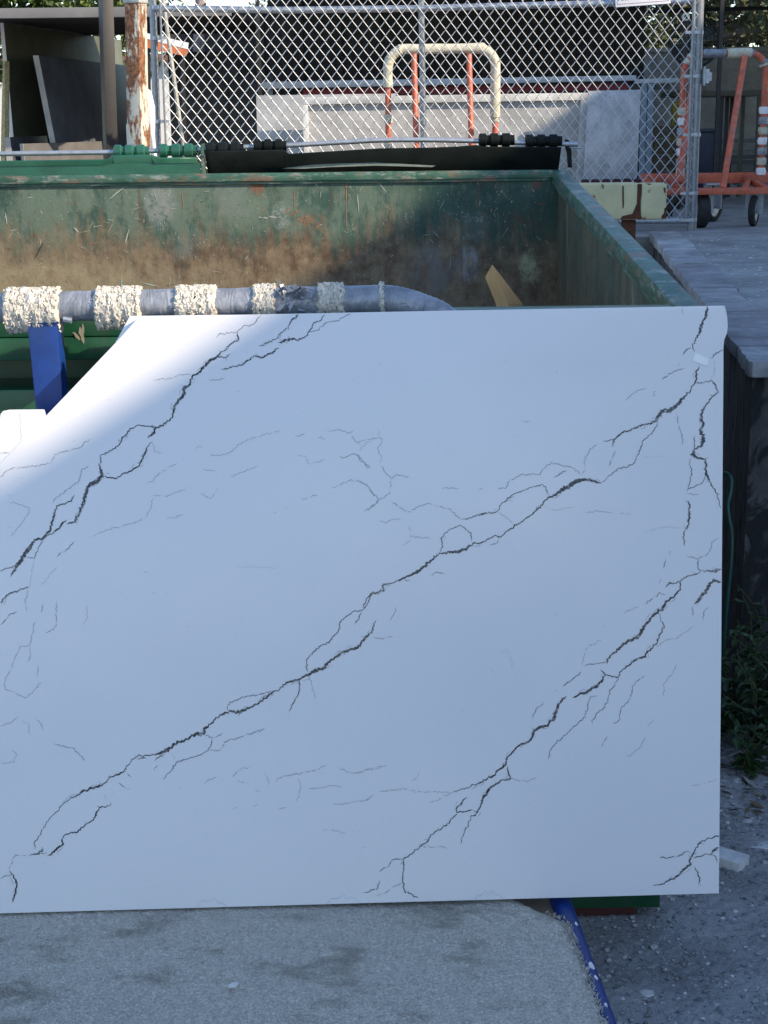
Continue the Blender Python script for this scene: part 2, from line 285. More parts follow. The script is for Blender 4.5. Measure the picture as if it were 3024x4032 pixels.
# lower left continues out of the picture
pts += [on_slab(1400, 3557.5), on_slab(-4, 3597.1), on_slab(-3, 2400), on_slab(-2, 1648), on_slab(2, 1630), on_slab(12, 1618), on_slab(38, 1613), on_slab(168, 1612), on_slab(179, 1639), on_slab(250, 1565), on_slab(461, 1343)]
TH = .020
q = MB(); q.prism(pts, -sn*TH); q.build('slab_body', M_quartz, slab, bevel=.0012, bseg=2)
VEINS = '''
A 8 4 .7:1135,45 1105,85 1060,92 1030,120 955,128 940,145
A 8 6 1:1030,120 1040,150 1005,172 975,200 945,225,12 915,240,14 885,275,12 860,300,10 835,315,8 828,345,10 805,360,16 795,400,17 765,430,15 755,460,10 752,485,8 720,515,9 680,535,10 665,560,13 640,580,6
A 8 6 .9:940,228 985,230 1005,210,3
A 0 4 .4:835,302 780,305 740,320 668,328
A 8 6 .9:680,533 640,528 610,525 570,538 550,565,8 530,585,9 520,608 490,630 455,650 435,660,5 440,680 430,692 440,720,12 445,745,14
A 8 7 1:665,595,3 640,620 630,650,9 615,680,9 600,705 570,725,9 530,740 510,758 480,752 450,748
A 8 12 1:440,720 443,745,16 420,770,22 390,785,18 375,820,14 365,860,15 345,905,13 328,945,10 290,955,6
A 8 8 1:290,935 260,970,9 225,998,7 205,1005
A 8 6 1:325,825,3 310,855 280,868 250,875 235,910,9 228,945,13 215,985,12 190,1015,15 150,1025,10 130,1060,20 100,1095,20 80,1130,17 60,1160,10 42,1185,4
A 8 5 .8:80,1130 40,1145 0,1158 -40,1170
A 8 5 .7:190,1020 165,1060 150,1105 115,1100
A 0 4 .55:390,700 355,720 345,765 300,800 260,830 235,850 230,870
A 0 4 .5:395,585 375,595 350,620 300,635 240,650 220,690 160,700 100,710 60,708 30,722 0,750 -40,770
A 0 4 .35:40,860 75,865 130,885 120,915 85,965 45,1010
A 0 5 .6:325,1030 300,1060 265,1080 245,1100
A 8 7 .9:-30,1320 0,1300 25,1270 60,1250 95,1238 125,1232
A 0 3 .25:130,1235 135,1180 150,1110
A 0 3 .3:180,1225 205,1190 225,1165 255,1140
A 0 4 .35:665,600 675,640 710,648
A 0 4 .35:850,630 870,615 885,628
A 0 4 .38:910,650 960,658 1000,645 1030,615 1075,590 1130,575 1160,562 1225,548
A 0 5 .4:1285,575 1330,560
A 0 4 .4:1380,575 1420,590
A 0 4 .4:1410,550 1450,550 1480,543 1520,560 1540,545
A 0 4 .4:1530,565 1550,600 1575,610
A 0 4 .4:1290,655 1330,660 1345,695 1380,685 1415,672
A 0 5 .45:1475,655 1495,668 1540,648 1555,655 1570,680 1590,690 1600,710 1615,705
A 0 4 .3:1560,640 1600,600 1655,575
A 0 4 .4:640,775 660,770 680,745 740,705 770,690
A 0 4 .35:880,715 915,720 950,730
A 0 4 .35:665,830 720,835 755,820 830,795
A 0 4 .35:665,840 655,890 630,930 580,950 500,970 440,990 390,1015
A 0 4 .4:950,800 930,830 910,845 875,820
A 0 4 .38:1000,750 1040,735 1090,715 1125,702
A 0 4 .45:1310,848 1340,840 1385,828
A 0 4 .5:1445,800 1480,785 1525,765 1570,770 1600,790 1620,820 1650,848 1630,870 1600,890 1585,900
A 0 4 .4:1235,885 1255,880
A 0 4 .4:1180,912 1205,902
A 0 4 .35:720,930 760,928 800,908
A 0 4 .14:1030,1143 1120,1142 1210,1147
A 0 4 .3:620,1170 650,1158
A 8 6 .85:1300,40,9 1270,65,8 1255,95,4 1225,120 1205,145 1170,165 1125,180
A 8 5 .9:1415,40 1395,70 1365,80 1355,105 1340,130 1300,155,8 1260,150,13 1230,160,11 1210,165,5
A 8 6 .95:1215,185 1190,205,8 1140,230,9 1105,222 1080,240,9 1055,262 1020,268 990,280 960,278
A 8 4 .75:1530,38 1490,55 1470,70 1420,75 1405,95 1380,110 1345,125
A 0 4 .55:905,328 940,328 980,318
A 0 4 .5:1030,380 1048,370
A 0 5 .5:0,645 40,645
A 0 3 .3:88,462 89,520 91,596
A 0 3 .22:2,690 60,628 130,560 190,500
B 8 6 1:30,1320,5 65,1260 105,1248 125,1245,10 115,1222,7 150,1215 200,1195,8 245,1175,10 265,1165,15 300,1140,15 325,1115,11 355,1092 365,1082 410,1078,12 450,1075,15 485,1060,12 510,1040,8 550,1035,6 580,1020,5 605,1005,5 630,1012,5 660,985 690,965,8 720,950 760,920 800,885,8 830,850 850,835,10 890,815,17 930,790,22 960,768,22 1000,760,12 1040,768,13 1070,778,8
B 8 5 .8:1070,778 1100,750 1150,710 1180,710 1210,690 1225,660 1240,630,6 1255,590 1290,560 1310,530 1320,505,3
B 0 4 .8:610,1003 625,1020 615,1040 585,1048
B 8 5 .75:365,1080 380,1050 372,1020,7 385,1000 430,970 460,960 490,985 505,1010 505,1030
B 8 5 .85:460,935 510,922 550,912,9 600,905,7 620,895 635,865 660,850,7 680,830 725,810 770,795 815,782 830,795 840,835,3
B 0 3 .35:615,900 650,920 690,955
B 0 4 .55:985,740 970,725 930,705 895,700 855,685 830,700 805,738 750,740 720,740 670,765 655,800 615,803
B 0 4 .5:535,805 560,800
B 0 4 .4:375,798 420,798 455,802
B 0 6 .65:865,755 890,735 920,722
B 0 4 .5:985,740 1000,715 995,680 1010,650 1035,620 1060,603
B 8 6 1:1075,595,4 1120,590,5 1140,575,8 1165,555,9 1210,540,7 1235,528,10 1270,520 1300,510,12 1315,495,16 1330,460,16 1370,462,20 1390,445,20 1410,425,17 1430,400,9 1460,370,5 1475,345,5 1485,325,9 1482,290,9 1500,265,5
B 8 8 .9:1115,620 1125,595 1135,585
B 0 5 .7:1135,635 1120,660 1110,690 1105,705
B 8 9 1:1535,5 1528,30,13 1520,60,12 1500,110,15 1495,130,8 1475,160,5 1468,185,5 1478,205,4
B 8 5 .85:1605,195 1570,210,7 1555,232,11
B 0 3 .35:1560,240 1565,290 1550,325
B 8 5 .8:1480,340,7 1520,338 1555,330,8 1580,378 1565,395
B 8 6 1:1580,378 1545,410 1525,440,8 1510,460,11 1505,500,15 1515,520,11 1500,545,17 1515,580,19 1508,612,15 1480,625,6 1468,650,22 1490,670,8 1522,675,11 1527,740,13 1540,770,7 1565,805,6 1575,830,4 1590,890,3
B 8 5 .7:1527,742 1510,775 1480,790 1450,800,7 1440,815
B 8 5 .75:1462,665 1455,690 1465,720 1458,760 1450,800
B 0 5 .7:1480,570 1475,600 1475,640
B 0 4 .5:1440,820 1495,830
B 8 7 .95:1437,850,4 1455,870,9 1452,920,11 1447,960,8 1430,990,5 1428,1020,6 1435,1050,5
B 0 4 .6:1440,1095 1490,1105 1530,1090 1548,1060 1550,1035 1580,1015
B 8 5 .8:1490,1105 1490,1145 1505,1160 1550,1162,9 1575,1155,22 1592,1152,24
B 8 6 .85:1505,1165 1460,1178 1420,1195 1400,1210 1365,1212,9 1350,1232,8
B 8 6 1:1415,1200 1415,1235,7 1390,1265,9 1350,1300,13 1335,1325,15 1300,1350,12 1265,1390,14 1245,1425,17 1225,1450,16 1185,1465,13 1150,1495,12 1120,1520,10 1095,1545,9 1095,1565,6
B 8 12 1:1594,1208 1555,1200 1530,1240,17 1500,1280,17 1475,1305,10
B 0 5 .65:1335,328 1370,300 1400,285 1440,275
B 0 6 .7:1425,220 1445,195 1460,182
B 0 5 .5:1405,270 1408,248
B 0 4 .5:1175,420 1200,395 1225,375 1270,365
B 0 5 .6:1290,400 1310,375
B 0 5 .55:1400,465 1402,500 1415,550 1428,610
B 0 4 .3:1420,10 1425,50
B 0 5 .65:1350,1105 1340,1150
B 0 4 .5:1330,1190 1320,1220
B 0 5 .6:1365,1070 1370,1088
B 0 3 .16:1240,665 1340,658
B 0 4 .42:1000,905 1050,898 1100,905 1120,905
B 0 4 .4:1150,910 1200,908
B 0 3 .32:820,880 880,895 950,878
B 0 3 .3:1260,990 1330,968 1460,970
B 0 4 .42:110,700 130,730 155,760 150,800 145,825 105,848 75,820 50,785 0,765
B 0 4 .55:105,850 70,885 35,900
B 0 4 .5:155,760 180,738 235,752
B 0 4 .48:155,855 190,880 235,903 280,875 315,865 370,880 410,890 440,920 465,938
B 0 4 .35:100,940 130,950 165,935 210,932
B 0 4 .4:235,960 240,1010 330,1018
B 0 4 .35:205,1055 240,1020
B 0 4 .4:0,600 60,585 100,578 120,590 95,625 115,665 100,700
B 0 4 .3:100,540 100,575
B 0 5 .42:10,650 40,690 70,710
B 0 5 .5:325,1180 360,1165 390,1172
B 0 5 .6:210,1195 240,1205
B 0 4 .35:720,510 765,508
C 8 5 .9:1659,35 1620,45 1605,75 1590,100 1575,115 1545,115 1510,140 1480,165 1478,195 1455,225 1430,255 1395,270 1360,300 1335,330 1333,360 1340,385
C 0 5 .8:1575,118 1560,155 1545,178
C 8 6 1:1640,155,4 1625,185,5 1620,205,9 1590,235,11 1550,278,13 1500,295,15 1460,318,13 1430,340,13 1410,365,15 1370,380,17 1345,392,13 1310,412,9 1280,420,9 1245,430,8 1220,455,7 1190,468,8 1165,488,9 1125,520,9 1085,540,10 1050,553,17 1030,560,14 1005,552,9 975,565,9 940,580,7 915,610,8 890,630,15 885,650,20 850,655,17 830,665,11 800,685,10 770,690,16 750,705,12 730,722,20 710,730,16 675,745,6 610,745,5 590,752,5 555,790,5 540,815,6 520,828,8 475,840,6 465,862,6 430,880,11 390,890,12 355,905,10 340,918,7 275,955,5 250,990,4 215,1020,3 190,1060,3 165,1105,4 148,1130,5 155,1155,4
C 0 4 .8:1190,468 1130,480 1060,492 1010,515 988,530 992,552
C 0 5 .8:718,740 690,755 670,768
C 0 5 .8:595,760 640,758
C 0 4 .6:545,815 575,842
C 0 4 .6:515,860 540,885 570,893
C 8 6 .85:1305,418 1303,455 1295,490 1275,520 1258,560,3
C 0 4 .4:1345,392 1355,430 1375,500
C 0 5 .6:893,655 925,672 975,648
C 8 5 .7:925,672 918,700 905,725 870,745 820,760 800,765 770,775,7 755,800,7 730,825 710,855
C 0 3 .4:750,740 768,772
C 0 5 .6:965,720 985,685 1050,665 1110,645 1155,628
C 0 4 .5:905,725 965,722
C 0 4 .5:690,790 665,810
C 8 6 .95:125,1182 165,1175,9 185,1160,10 182,1145,7
C 0 5 .7:165,1175 205,1172
C 8 6 1:205,1185 235,1165,10 275,1130,10 270,1110,5 285,1090 340,1078,8 370,1050 400,1030 418,1005,9 430,975,6 478,965,4 482,948,3
C 0 3 .35:455,915 465,940
C 0 4 .5:125,1182 85,1180 60,1190 50,1215 40,1245
C 8 6 .95:40,1245,4 55,1265,7 75,1305,9 68,1340,9 58,1370,7 52,1388,5
C 0 4 .7:55,1265 20,1272 0,1280 -30,1285
C 0 4 .4:890,870 905,855 945,840
C 0 5 .45:1010,842 1035,815 1065,798 1085,800
C 0 4 .35:1030,855 1085,870
C 0 4 .4:1110,895 1135,903
C 0 4 .35:1150,820 1165,840 1175,880
C 0 5 .45:1200,860 1240,835 1300,828 1360,812 1390,805 1420,788
C 0 4 .35:1300,840 1310,880 1300,930 1290,950
C 0 4 .4:1340,890 1400,888 1440,877 1490,882
C 0 4 .42:1475,798 1515,820 1560,825 1610,805 1659,800
C 0 4 .4:1450,962 1500,955 1600,940 1630,915
C 0 4 .35:1015,978 1040,970
C 0 4 .4:1100,965 1125,960
C 0 4 .38:1210,982 1250,972
C 0 4 .35:1400,1075 1440,1068 1510,1085
C 0 5 .5:235,695 270,705 320,715 345,740 375,770
C 0 4 .4:0,620 50,600 80,578
C 0 3 .35:90,595 125,605 125,640 135,660
C 0 4 .4:155,585 175,605 190,638
C 0 4 .35:50,720 70,735 60,775 0,780
C 0 4 .4:125,20 110,75 115,120
C 0 4 .5:245,75 245,180 235,195 195,215
C 0 4 .5:190,85 178,130
C 0 4 .42:150,160 140,215 130,265 90,270 65,320 50,365 30,400 18,440 25,460 65,470 110,497 155,455 180,425
C 0 4 .4:130,270 133,310 122,340
C 0 4 .4:165,350 163,405
C 0 3 .35:375,85 380,130 365,185
C 0 5 .7:0,180 20,160 45,130 75,118
D 0 4 .7:1095,340 1050,345 1010,350 985,360
D 0 5 .75:985,380 950,410 900,445
D 0 4 .5:880,460 855,475
D 0 4 .4:985,355 990,320 1010,275 1075,240
D 8 8 1:1065,370,4 1085,390,8 1075,420,11 1040,450,15 1010,470,13 975,480,10 945,495,8
D 8 6 .95:1085,390 1120,405 1145,405 1160,375 1195,350,9 1225,325,10 1255,318,10 1270,295,10 1310,260,7 1325,220,8 1345,185,5 1330,150,3 1325,125,3
D 8 9 1:920,488 885,520,13 875,550,15 862,585,18 840,610,12 800,625,15 775,640,15 770,665,12 745,690,11 700,710,9 680,735,8 660,760,7 655,780,9 640,800,10 615,815,9 600,835,8 570,850,7 530,870,7 495,885,5 420,905,3
D 8 5 .75:1145,405 1130,440 1105,470 1100,510 1080,540 1050,560 1035,590 1030,610
D 8 5 .7:1055,485 1020,492 1010,530 1000,580 950,620 910,660 860,705 845,730 840,765
D 0 5 .6:1260,398 1235,415 1205,445 1200,490 1155,545 1150,590 1120,610
D 0 5 .5:1095,660 1070,710
D 0 5 .6:825,515 785,545 770,590
D 8 7 .95:660,790,4 665,820 675,845,9 640,852 605,875,9 575,900,13 555,935,11 545,965,7 525,1000 500,1015,5 490,1050,4 465,1100,4 458,1135,3
D 0 4 .6:545,990 535,1015
D 0 4 .45:675,848 710,857 750,857 790,840
D 8 6 .9:485,925 460,955,8 440,975 442,995 480,990 510,982,8
D 8 6 .9:442,995 410,1035 380,1060 345,1080 320,1105 315,1120 285,1140,7 250,1170 205,1198 210,1240,5 205,1300 215,1340 245,1350 275,1368
D 0 3 .6:285,1140 380,1145 400,1150
D 0 5 .65:205,1198 160,1200 145,1230 100,1250
D 0 4 .6:205,1302 170,1315 130,1345 90,1355
D 0 5 .8:105,1290 95,1325 65,1335 25,1345
D 0 5 .6:1535,95 1515,130 1515,160
D 0 5 .6:1470,95 1465,140
D 0 4 .4:1475,185 1440,205 1400,235 1350,245 1310,275
D 0 4 .4:1240,95 1190,115 1160,130
D 0 5 .7:1350,45 1320,40 1290,65 1260,88
D 0 4 .42:1400,345 1380,390 1345,430 1340,490
D 0 4 .35:1300,590 1270,625
D 0 4 .38:1260,665 1240,710 1200,745 1165,752
D 8 6 1:1295,1312 1345,1305 1370,1285,8 1405,1270,10 1425,1245,12 1455,1225,12 1460,1190,9 1480,1155,6 1500,1125,6 1530,1110,5 1588,1097,8
D 0 5 .75:1460,1170 1440,1165 1405,1185 1370,1190 1320,1192
D 8 5 .85:1470,1195 1515,1180 1545,1178 1560,1160,11 1588,1143,11
D 0 5 .7:1545,1178 1570,1190 1575,1215
D 8 7 .9:1475,1230 1490,1255 1498,1285 1495,1310,4
D 0 4 .3:1460,878 1520,868 1582,845
D 0 4 .4:0,825 60,803 140,790
D 0 4 .35:245,860 270,835 278,815
D 0 4 .4:100,905 210,890 270,905 335,905 415,905
D 0 4 .4:35,945 75,925
D 0 4 .4:320,955 380,930 420,905
D 0 4 .5:75,230 110,235 165,228
D 0 4 .5:180,100 165,135 145,160
D 0 9 .12:630,300 645,288 662,292 678,325 682,370
'''
VO = {'A': (0,1200), 'B': (1400,1200), 'C': (0,2300), 'D': (1400,2300)}
rv = random.Random(3)
def clampx(px, py):
    """keep veins inside the slab's right edge and left cut"""
    xr = 2849 - (py-1460)*.0090 if py > 1460 else 2851
    return max(2.0, min(px, xr-1.5))
def ribbon(mb, pl, tone, dashed):
    pts = []
    for i in range(len(pl)-1):
        (x0,y0,w0), (x1,y1,w1) = pl[i], pl[i+1]
        L = math.hypot(x1-x0, y1-y0); n = max(2, int(L/5.5)); nx, ny = -(y1-y0)/max(L,1e-3), (x1-x0)/max(L,1e-3)
        for k in range(n if i < len(pl)-2 else n+1):
            t = k/n; j = rv.gauss(0, 1.9) if 0 < k < n else 0
            j += 1.6*math.sin(t*math.pi)*rv.uniform(-1,1)
            pts.append((x0+(x1-x0)*t+nx*j, y0+(y1-y0)*t+ny*j, max(1.2, (w0+(w1-w0)*t)*rv.uniform(.75,1.2))))
    N = len(pts); L_, R_ = [], []; tn = []
    gap = 0
    for i, (x, y, wd) in enumerate(pts):
        a = pts[max(i-3,0)]; b = pts[min(i+3,N-1)]
        dx, dy = b[0]-a[0], b[1]-a[1]; L = math.hypot(dx,dy) or 1
        end = min(1, (min(i, N-1-i)+.35)/2.5); wd *= .86*end*.9042
        s = rv.uniform(.35,.65)
        for lst, sg, f in ((L_, 1, s), (R_, -1, 1-s)):
            qx = x + sg*(-dy/L)*wd*f; qy = y + sg*(dx/L)*wd*f
            lst.append(on_slab(clampx(qx, qy), qy, .0005))
        if dashed:
            if gap <= 0 and rv.random() < .10: gap = rv.randint(1,4)
            gap -= 1
        tn.append(tone*rv.uniform(.8,1.15)*(.22 if dashed and gap > 0 else 1))
    o = []
    cc = []
    for i in range(N): o += [L_[i], R_[i]]; cc += [(tn[i],)*3]*2
    mb.add(o, [(2*i, 2*i+1, 2*i+3, 2*i+2) for i in range(N-1)], cc)
fine = MB()
for ln in VEINS.strip().splitlines():
    hd, body = ln.split(':'); v, big, wd, tone = hd.split(); ox, oy = VO[v]
    pl = []
    for it in body.split():
        k = it.split(','); pl.append((ox+float(k[0])*.9042, oy+float(k[1])*.9042, float(k[2]) if len(k) > 2 else float(wd)))
    if big == '8':
        mb = MB(); ribbon(mb, pl, float(tone), False)
        for i in range(len(pl)-1):
            (x0,y0,w0), (x1,y1,w1) = pl[i], pl[i+1]; L = math.hypot(x1-x0, y1-y0); an = math.atan2(y1-y0, x1-x0)
            for _ in range(2):
                if rv.random() < .34 and w0 > 5:   # short spurs splitting off
                    t = rv.random(); a2 = an + rv.choice((-1,1))*rv.uniform(.35,1.0); l2 = rv.uniform(7,22); X, Y = x0+(x1-x0)*t, y0+(y1-y0)*t
                    ribbon(mb, [(X,Y,4.5),(X+l2*.6*math.cos(a2),Y+l2*.6*math.sin(a2),3.2),(X+l2*math.cos(a2+.3),Y+l2*math.sin(a2+.3),2)], float(tone)*rv.uniform(.6,.95), False)
            if rv.random() < .30 and w0 > 6 and L > 14:   # hairline running alongside
                o = rv.choice((-1,1))*rv.uniform(7,13); nx, ny = -math.sin(an)*o, math.cos(an)*o
                ribbon(mb, [(x0+nx,y0+ny,2.5),((x0+x1)/2+nx*1.15,(y0+y1)/2+ny*1.15,3),(x1+nx*.6,y1+ny*.6,2.2)], float(tone)*.6, True)
        o = mb.build('vein', M_vein, slab)
    else: ribbon(fine, pl, float(tone)*1.1, True)
# scattered flecks
for k in range(230):
    x = rv.uniform(0, 2820); y = rv.uniform(1300, 3480)
    if y < 1826 - x*1.06 + 60: continue
    a = rv.uniform(-.9, .2); L = rv.uniform(4, 16)
    ribbon(fine, [(x, y, 4), (x+L*math.cos(a), y+L*math.sin(a), 4)], rv.uniform(.15, .42), False)
fine.build('fine_veining', M_vein, slab, kind='stuff')
# scrap of clear tape, drips of dried glue on the slab
tape_m = simple('clear_tape', (.86,.86,.84,1), .3, var=.05)
q = MB(); q.prism([on_slab(x, y, .0008) for x, y in [(2738,1390),(2792,1412),(2784,1442),(2727,1420)]], sn*.0006); q.build('tape_scrap', tape_m, None, label='scrap of clear tape stuck near top corner of the veined slab', cat='tape')
glue_m = simple('dried_glue', (.62,.63,.64,1), .4, var=.1)
def edge_pt(t, lift): return on_slab(0+2831*t, 3597-79*t-lift, .0008)
for a, c in ((.27,.315), (.455,.50), (.66,.70)):
    q = MB(); n = 8
    for i in range(n):
        t0 = a+(c-a)*i/n; t1 = a+(c-a)*(i+1)/n
        f = lambda t: 4+34*math.sin(math.pi*(t-a)/(c-a))**.6*(.8+.3*math.sin(t*700))
        A, B_ = edge_pt(t0, f(t0)), edge_pt(t1, f(t1)); C_, D_ = edge_pt(t1, f(t1)-4), edge_pt(t0, f(t0)-4)
        q.add([A,B_,C_,D_], [(0,1,2,3)])
    q.build('glue_drip', glue_m, slab)
# pieces behind the big slab, on the same rack
M_q2 = simple('plain_quartz', (.76,.765,.77,1), .22, var=.03)
def rear(name, poly, label, off):
    q = MB(); q.prism([atP(x, y, BR - sn*off, sn) for x, y in poly], -sn*.018)
    return q.build(name, M_q2, None, bevel=.001, label=label, cat='stone slab')
zb = lambda x: atZ(x, 3560, .30)
rear('quartz_offcut', [(511,1244),(1000,1238),(1000,3566),(560,3579),(520,1600),(455,1345),(461,1336)], 'white quartz piece whose corner peeks out behind the veined slab', TH+.003)
# ================================================================ A-FRAME SLAB CART
M_blue = simple('blue_paint', (.005,.036,.20,1), .42, var=.15, scale=30, dirt=(.03,.05,.12,1), damt=.5)
M_tape = Mt('duct_tape', .36, .15); 
_t = M_tape; _t.color(_t.mix(_t.ramp(_t.noise(22,5,.7), .35,.65), (.20,.215,.25,1), (.33,.345,.385,1))); _t.bump(_t.noise(16,3,.6,stretch=(1.6,.6,.6),dist=1.0), .5, .02); M_tape = _t.m
def carpet_mat(name, c, sc_=240, st=.9):
    t = Mt(name, .95, spec=.2)
    a = t.mix(t.ramp(t.noise(sc_, 3, .7), .34, .62), sc4(c, .80), sc4(c, 1.10))
    a = t.mix(t.ramp(t.noise(6, 5, .65), .5, .72, 0, .42), a, sc4(c, .6))
    t.color(a); t.bump(t.noise(sc_*1.1, 3, .7), st, .006); return t.m
M_wrap = carpet_mat('wrap_carpet', (.66,.61,.53,1), 110, .5)
deckc = (.80,.74,.64,1)
t = Mt('deck_carpet', .97, spec=.15)
a = t.mix(t.ramp(t.noise(190, 4, .75, dist=.8), .36, .62), sc4(deckc, .74), sc4(deckc, 1.14))
a = t.mix(t.ramp(t.noise(7, 5, .62, stretch=(.7,1.3,1)), .5, .68, 0, .62), a, (.25,.23,.18,1))
a = t.mix(t.ramp(t.noise(34, 5, .7), .6, .74, 0, .4), a, (.2,.185,.15,1))
t.color(a); t.bump(t.noise(170, 4, .7, dist=.8), 1.0, .012); M_deck = t.m
cart = empty('slab_cart', (-.3, 2.95, 0), 'blue slab cart with carpeted deck and padded top rail under the veined slab', 'cart')
XR = .375; DY0, DY1 = 2.15, 3.32
q = MB(); q.box((-1.5, DY0, .21), (XR-.02, DY1, .268)); q.build('deck', simple('plywood', (.22,.16,.1,1), .8), cart)
# carpet sheet: fine grid, ragged right edge
NX, NY = 300, 110; q = MB(); vs_ = []; rc = random.Random(5)
for j in range(NY+1):
    y = DY0 + (DY1-DY0)*j/NY
    xr = XR + .024 - (y-2.45)*.075 + rc.uniform(-.006,.006)
    if y > 2.86: xr -= (y-2.86)*.9
    for i in range(NX+1):
        tt = i/NX; x = -1.5 + (xr+1.5)*tt
        z = .292 + .0045*mnoise.noise(V((x*2.2,y*2.2,0))) + rc.uniform(-.0016,.0016)
        if y < 2.9: z += .003*mnoise.noise(V((x*70,y*70,3)))
        droop = max(0, (tt-.985)/.015); z -= .006*droop**2
        vs_.append((x, y, min(z, .2985)))
q.add(vs_, [(j*(NX+1)+i, j*(NX+1)+i+1, (j+1)*(NX+1)+i+1, (j+1)*(NX+1)+i) for j in range(NY) for i in range(NX)])
n0 = len(q.v)
# skirt to give the sheet thickness
edge = [j*(NX+1)+NX for j in range(NY+1)]
q.add([q.v[i] - V((0.004,0,.02)) for i in edge], []); q.f += [(edge[k], n0+k, n0+k+1, edge[k+1]) for k in range(NY)]
q.smooth = True; q.build('carpet_cover', M_deck, cart)
# carpet pile tufts along the cut edge and over the near deck
q = MB()
for k in range(3800):
    if k < 700:
        y = rc.uniform(DY0+.02, 2.9); x = XR + .024 - (y-2.45)*.075 + rc.uniform(-.012,.006) - (max(0,y-2.86))*.9; L = rc.uniform(.004,.009)
    else:
        y = 2.32 + .55*rc.random()**1.6; x = rc.uniform(-1.0, XR-.0); L = rc.uniform(.003,.007)
    z = .2885; d = V((rc.uniform(-1,1), rc.uniform(-1,1), rc.uniform(.5,1.3))).normalized()*L; s_ = V((rc.uniform(-1,1), rc.uniform(-1,1),0)).normalized()*rc.uniform(.0012,.0024)
    b0 = V((x,y,z)); q.add([b0-s_, b0+s_, b0+d+s_*.4, b0+d-s_*.4], [(0,1,2,3)])
q.build('carpet_pile', M_deck, cart, kind='stuff')
# side tubes and frame
q = MB(); q.tube([(XR+.052, DY0, .262),(XR+.024, 2.5, .262),(XR-.004, 2.95, .262),(XR-.02, DY1, .262)], .024, 14); o = q.build('side_rail', M_blue, cart)
white_p = simple('white_paint', (.78,.78,.78,1), .5)
for y in (2.86, 2.70, 2.655, 2.56):
    c = V((XR+.024-(y-2.5)*.0622+.010, y, .262)); q = MB(); sz = rc.uniform(.5,1.1); r1, r2 = [], []
    for k in range(8):
        a = k*math.pi/4; dx = .0065*sz*math.cos(a)*rc.uniform(.6,1.2); dy = .013*sz*math.sin(a)*rc.uniform(.6,1.2)
        h = math.sqrt(max(0, .024**2-(dx+.010)**2)); r1.append(c+V((dx, dy, h-.0005))); r2.append(c+V((dx, dy, h+.0012)))
    q.add(r1+r2, [tuple(range(8)), tuple(range(15,7,-1))]+[(k, k+8, (k+1) % 8+8, (k+1) % 8) for k in range(8)]); q.build('paint_drip', white_p, cart)
for yy in (DY0+.03, 2.75, DY1-.03):
    q = MB(); q.bar((-1.48, yy, .185), (XR-.03, yy, .185), .05, .04); q.build('cross_member', M_blue, cart)
rubber = simple('black_rubber', (.02,.02,.022,1), .7, var=.2); steel = simple('galvanised', (.42,.44,.47,1), .42, .6, var=.14, scale=40)
def wheel(mb_par, c, r, wd, ax=(1,0,0), hubm=None, fork=True, top=None, name='wheel'):
    c = V(c); ax = V(ax).normalized()
    q = MB(); prof = [(-.5,.70),(-.5,.9),(-.36,1),(.36,1),(.5,.9),(.5,.70)]
    ref = V((0,0,1)); sx = ax.cross(ref).normalized(); sg = 20; vv = []
    for k in range(sg):
        a = 2*math.pi*k/sg; rd = sx*math.cos(a) + ref*math.sin(a)
        for (u_, s_) in prof: vv.append(c + ax*(u_*wd) + rd*(r*s_))
    m = len(prof); q.smooth = True
    q.add(vv, [(k*m+i, k*m+i+1, ((k+1) % sg)*m+i+1, ((k+1) % sg)*m+i) for k in range(sg) for i in range(m-1)])
    w_ = q.build(name, rubber, mb_par)
    q = MB(); vv = []
    for sgn in (-1, 1):
        for k in range(sg):
            a = 2*math.pi*k/sg; vv.append(c + ax*(sgn*wd*.38) + (sx*math.cos(a)+ref*math.sin(a))*(r*.71))
    q.add(vv, [tuple(range(sg)), tuple(range(2*sg-1, sg-1, -1))] + [(k, (k+1) % sg, (k+1) % sg+sg, k+sg) for k in range(sg)])
    q.tube([c-ax*wd*.75, c+ax*wd*.75], r*.16, 8); q.build('hub', hubm or steel, w_)
    if fork and top:
        q = MB()
        for sgn in (-1, 1): q.bar(c + ax*(sgn*wd*.72) + V((0,0,-r*.2)), V((c.x, c.y, top)) + ax*(sgn*wd*.72), .006, r*.55, ax)
        q.box((c.x-wd, c.y-wd, top-.012), (c.x+wd, c.y+wd, top)); q.build('caster_fork', steel, w_)
    return w_
for x in (-1.25, .22):
    for y in (2.35, 3.12): wheel(cart, (x, y, .0755), .075, .04, (0,1,0), top=.165)
# padded top rail (hoop): path in the picture plane at its own depth
BY = BR.y + 1.24*math.sin(LEAN) + TH + .020 + .035
def barpt(px, py): return atY(px, py, BY)
bar_path = [barpt(-450,1222), barpt(0,1213), barpt(500,1200), barpt(1000,1192), barpt(1380,1184), barpt(1500,1181), barpt(1580,1190), barpt(1660,1215), barpt(1730,1245), barpt(1790,1300), barpt(1830,1400), barpt(1850,1560), barpt(1862,2400), barpt(1872,3420)]
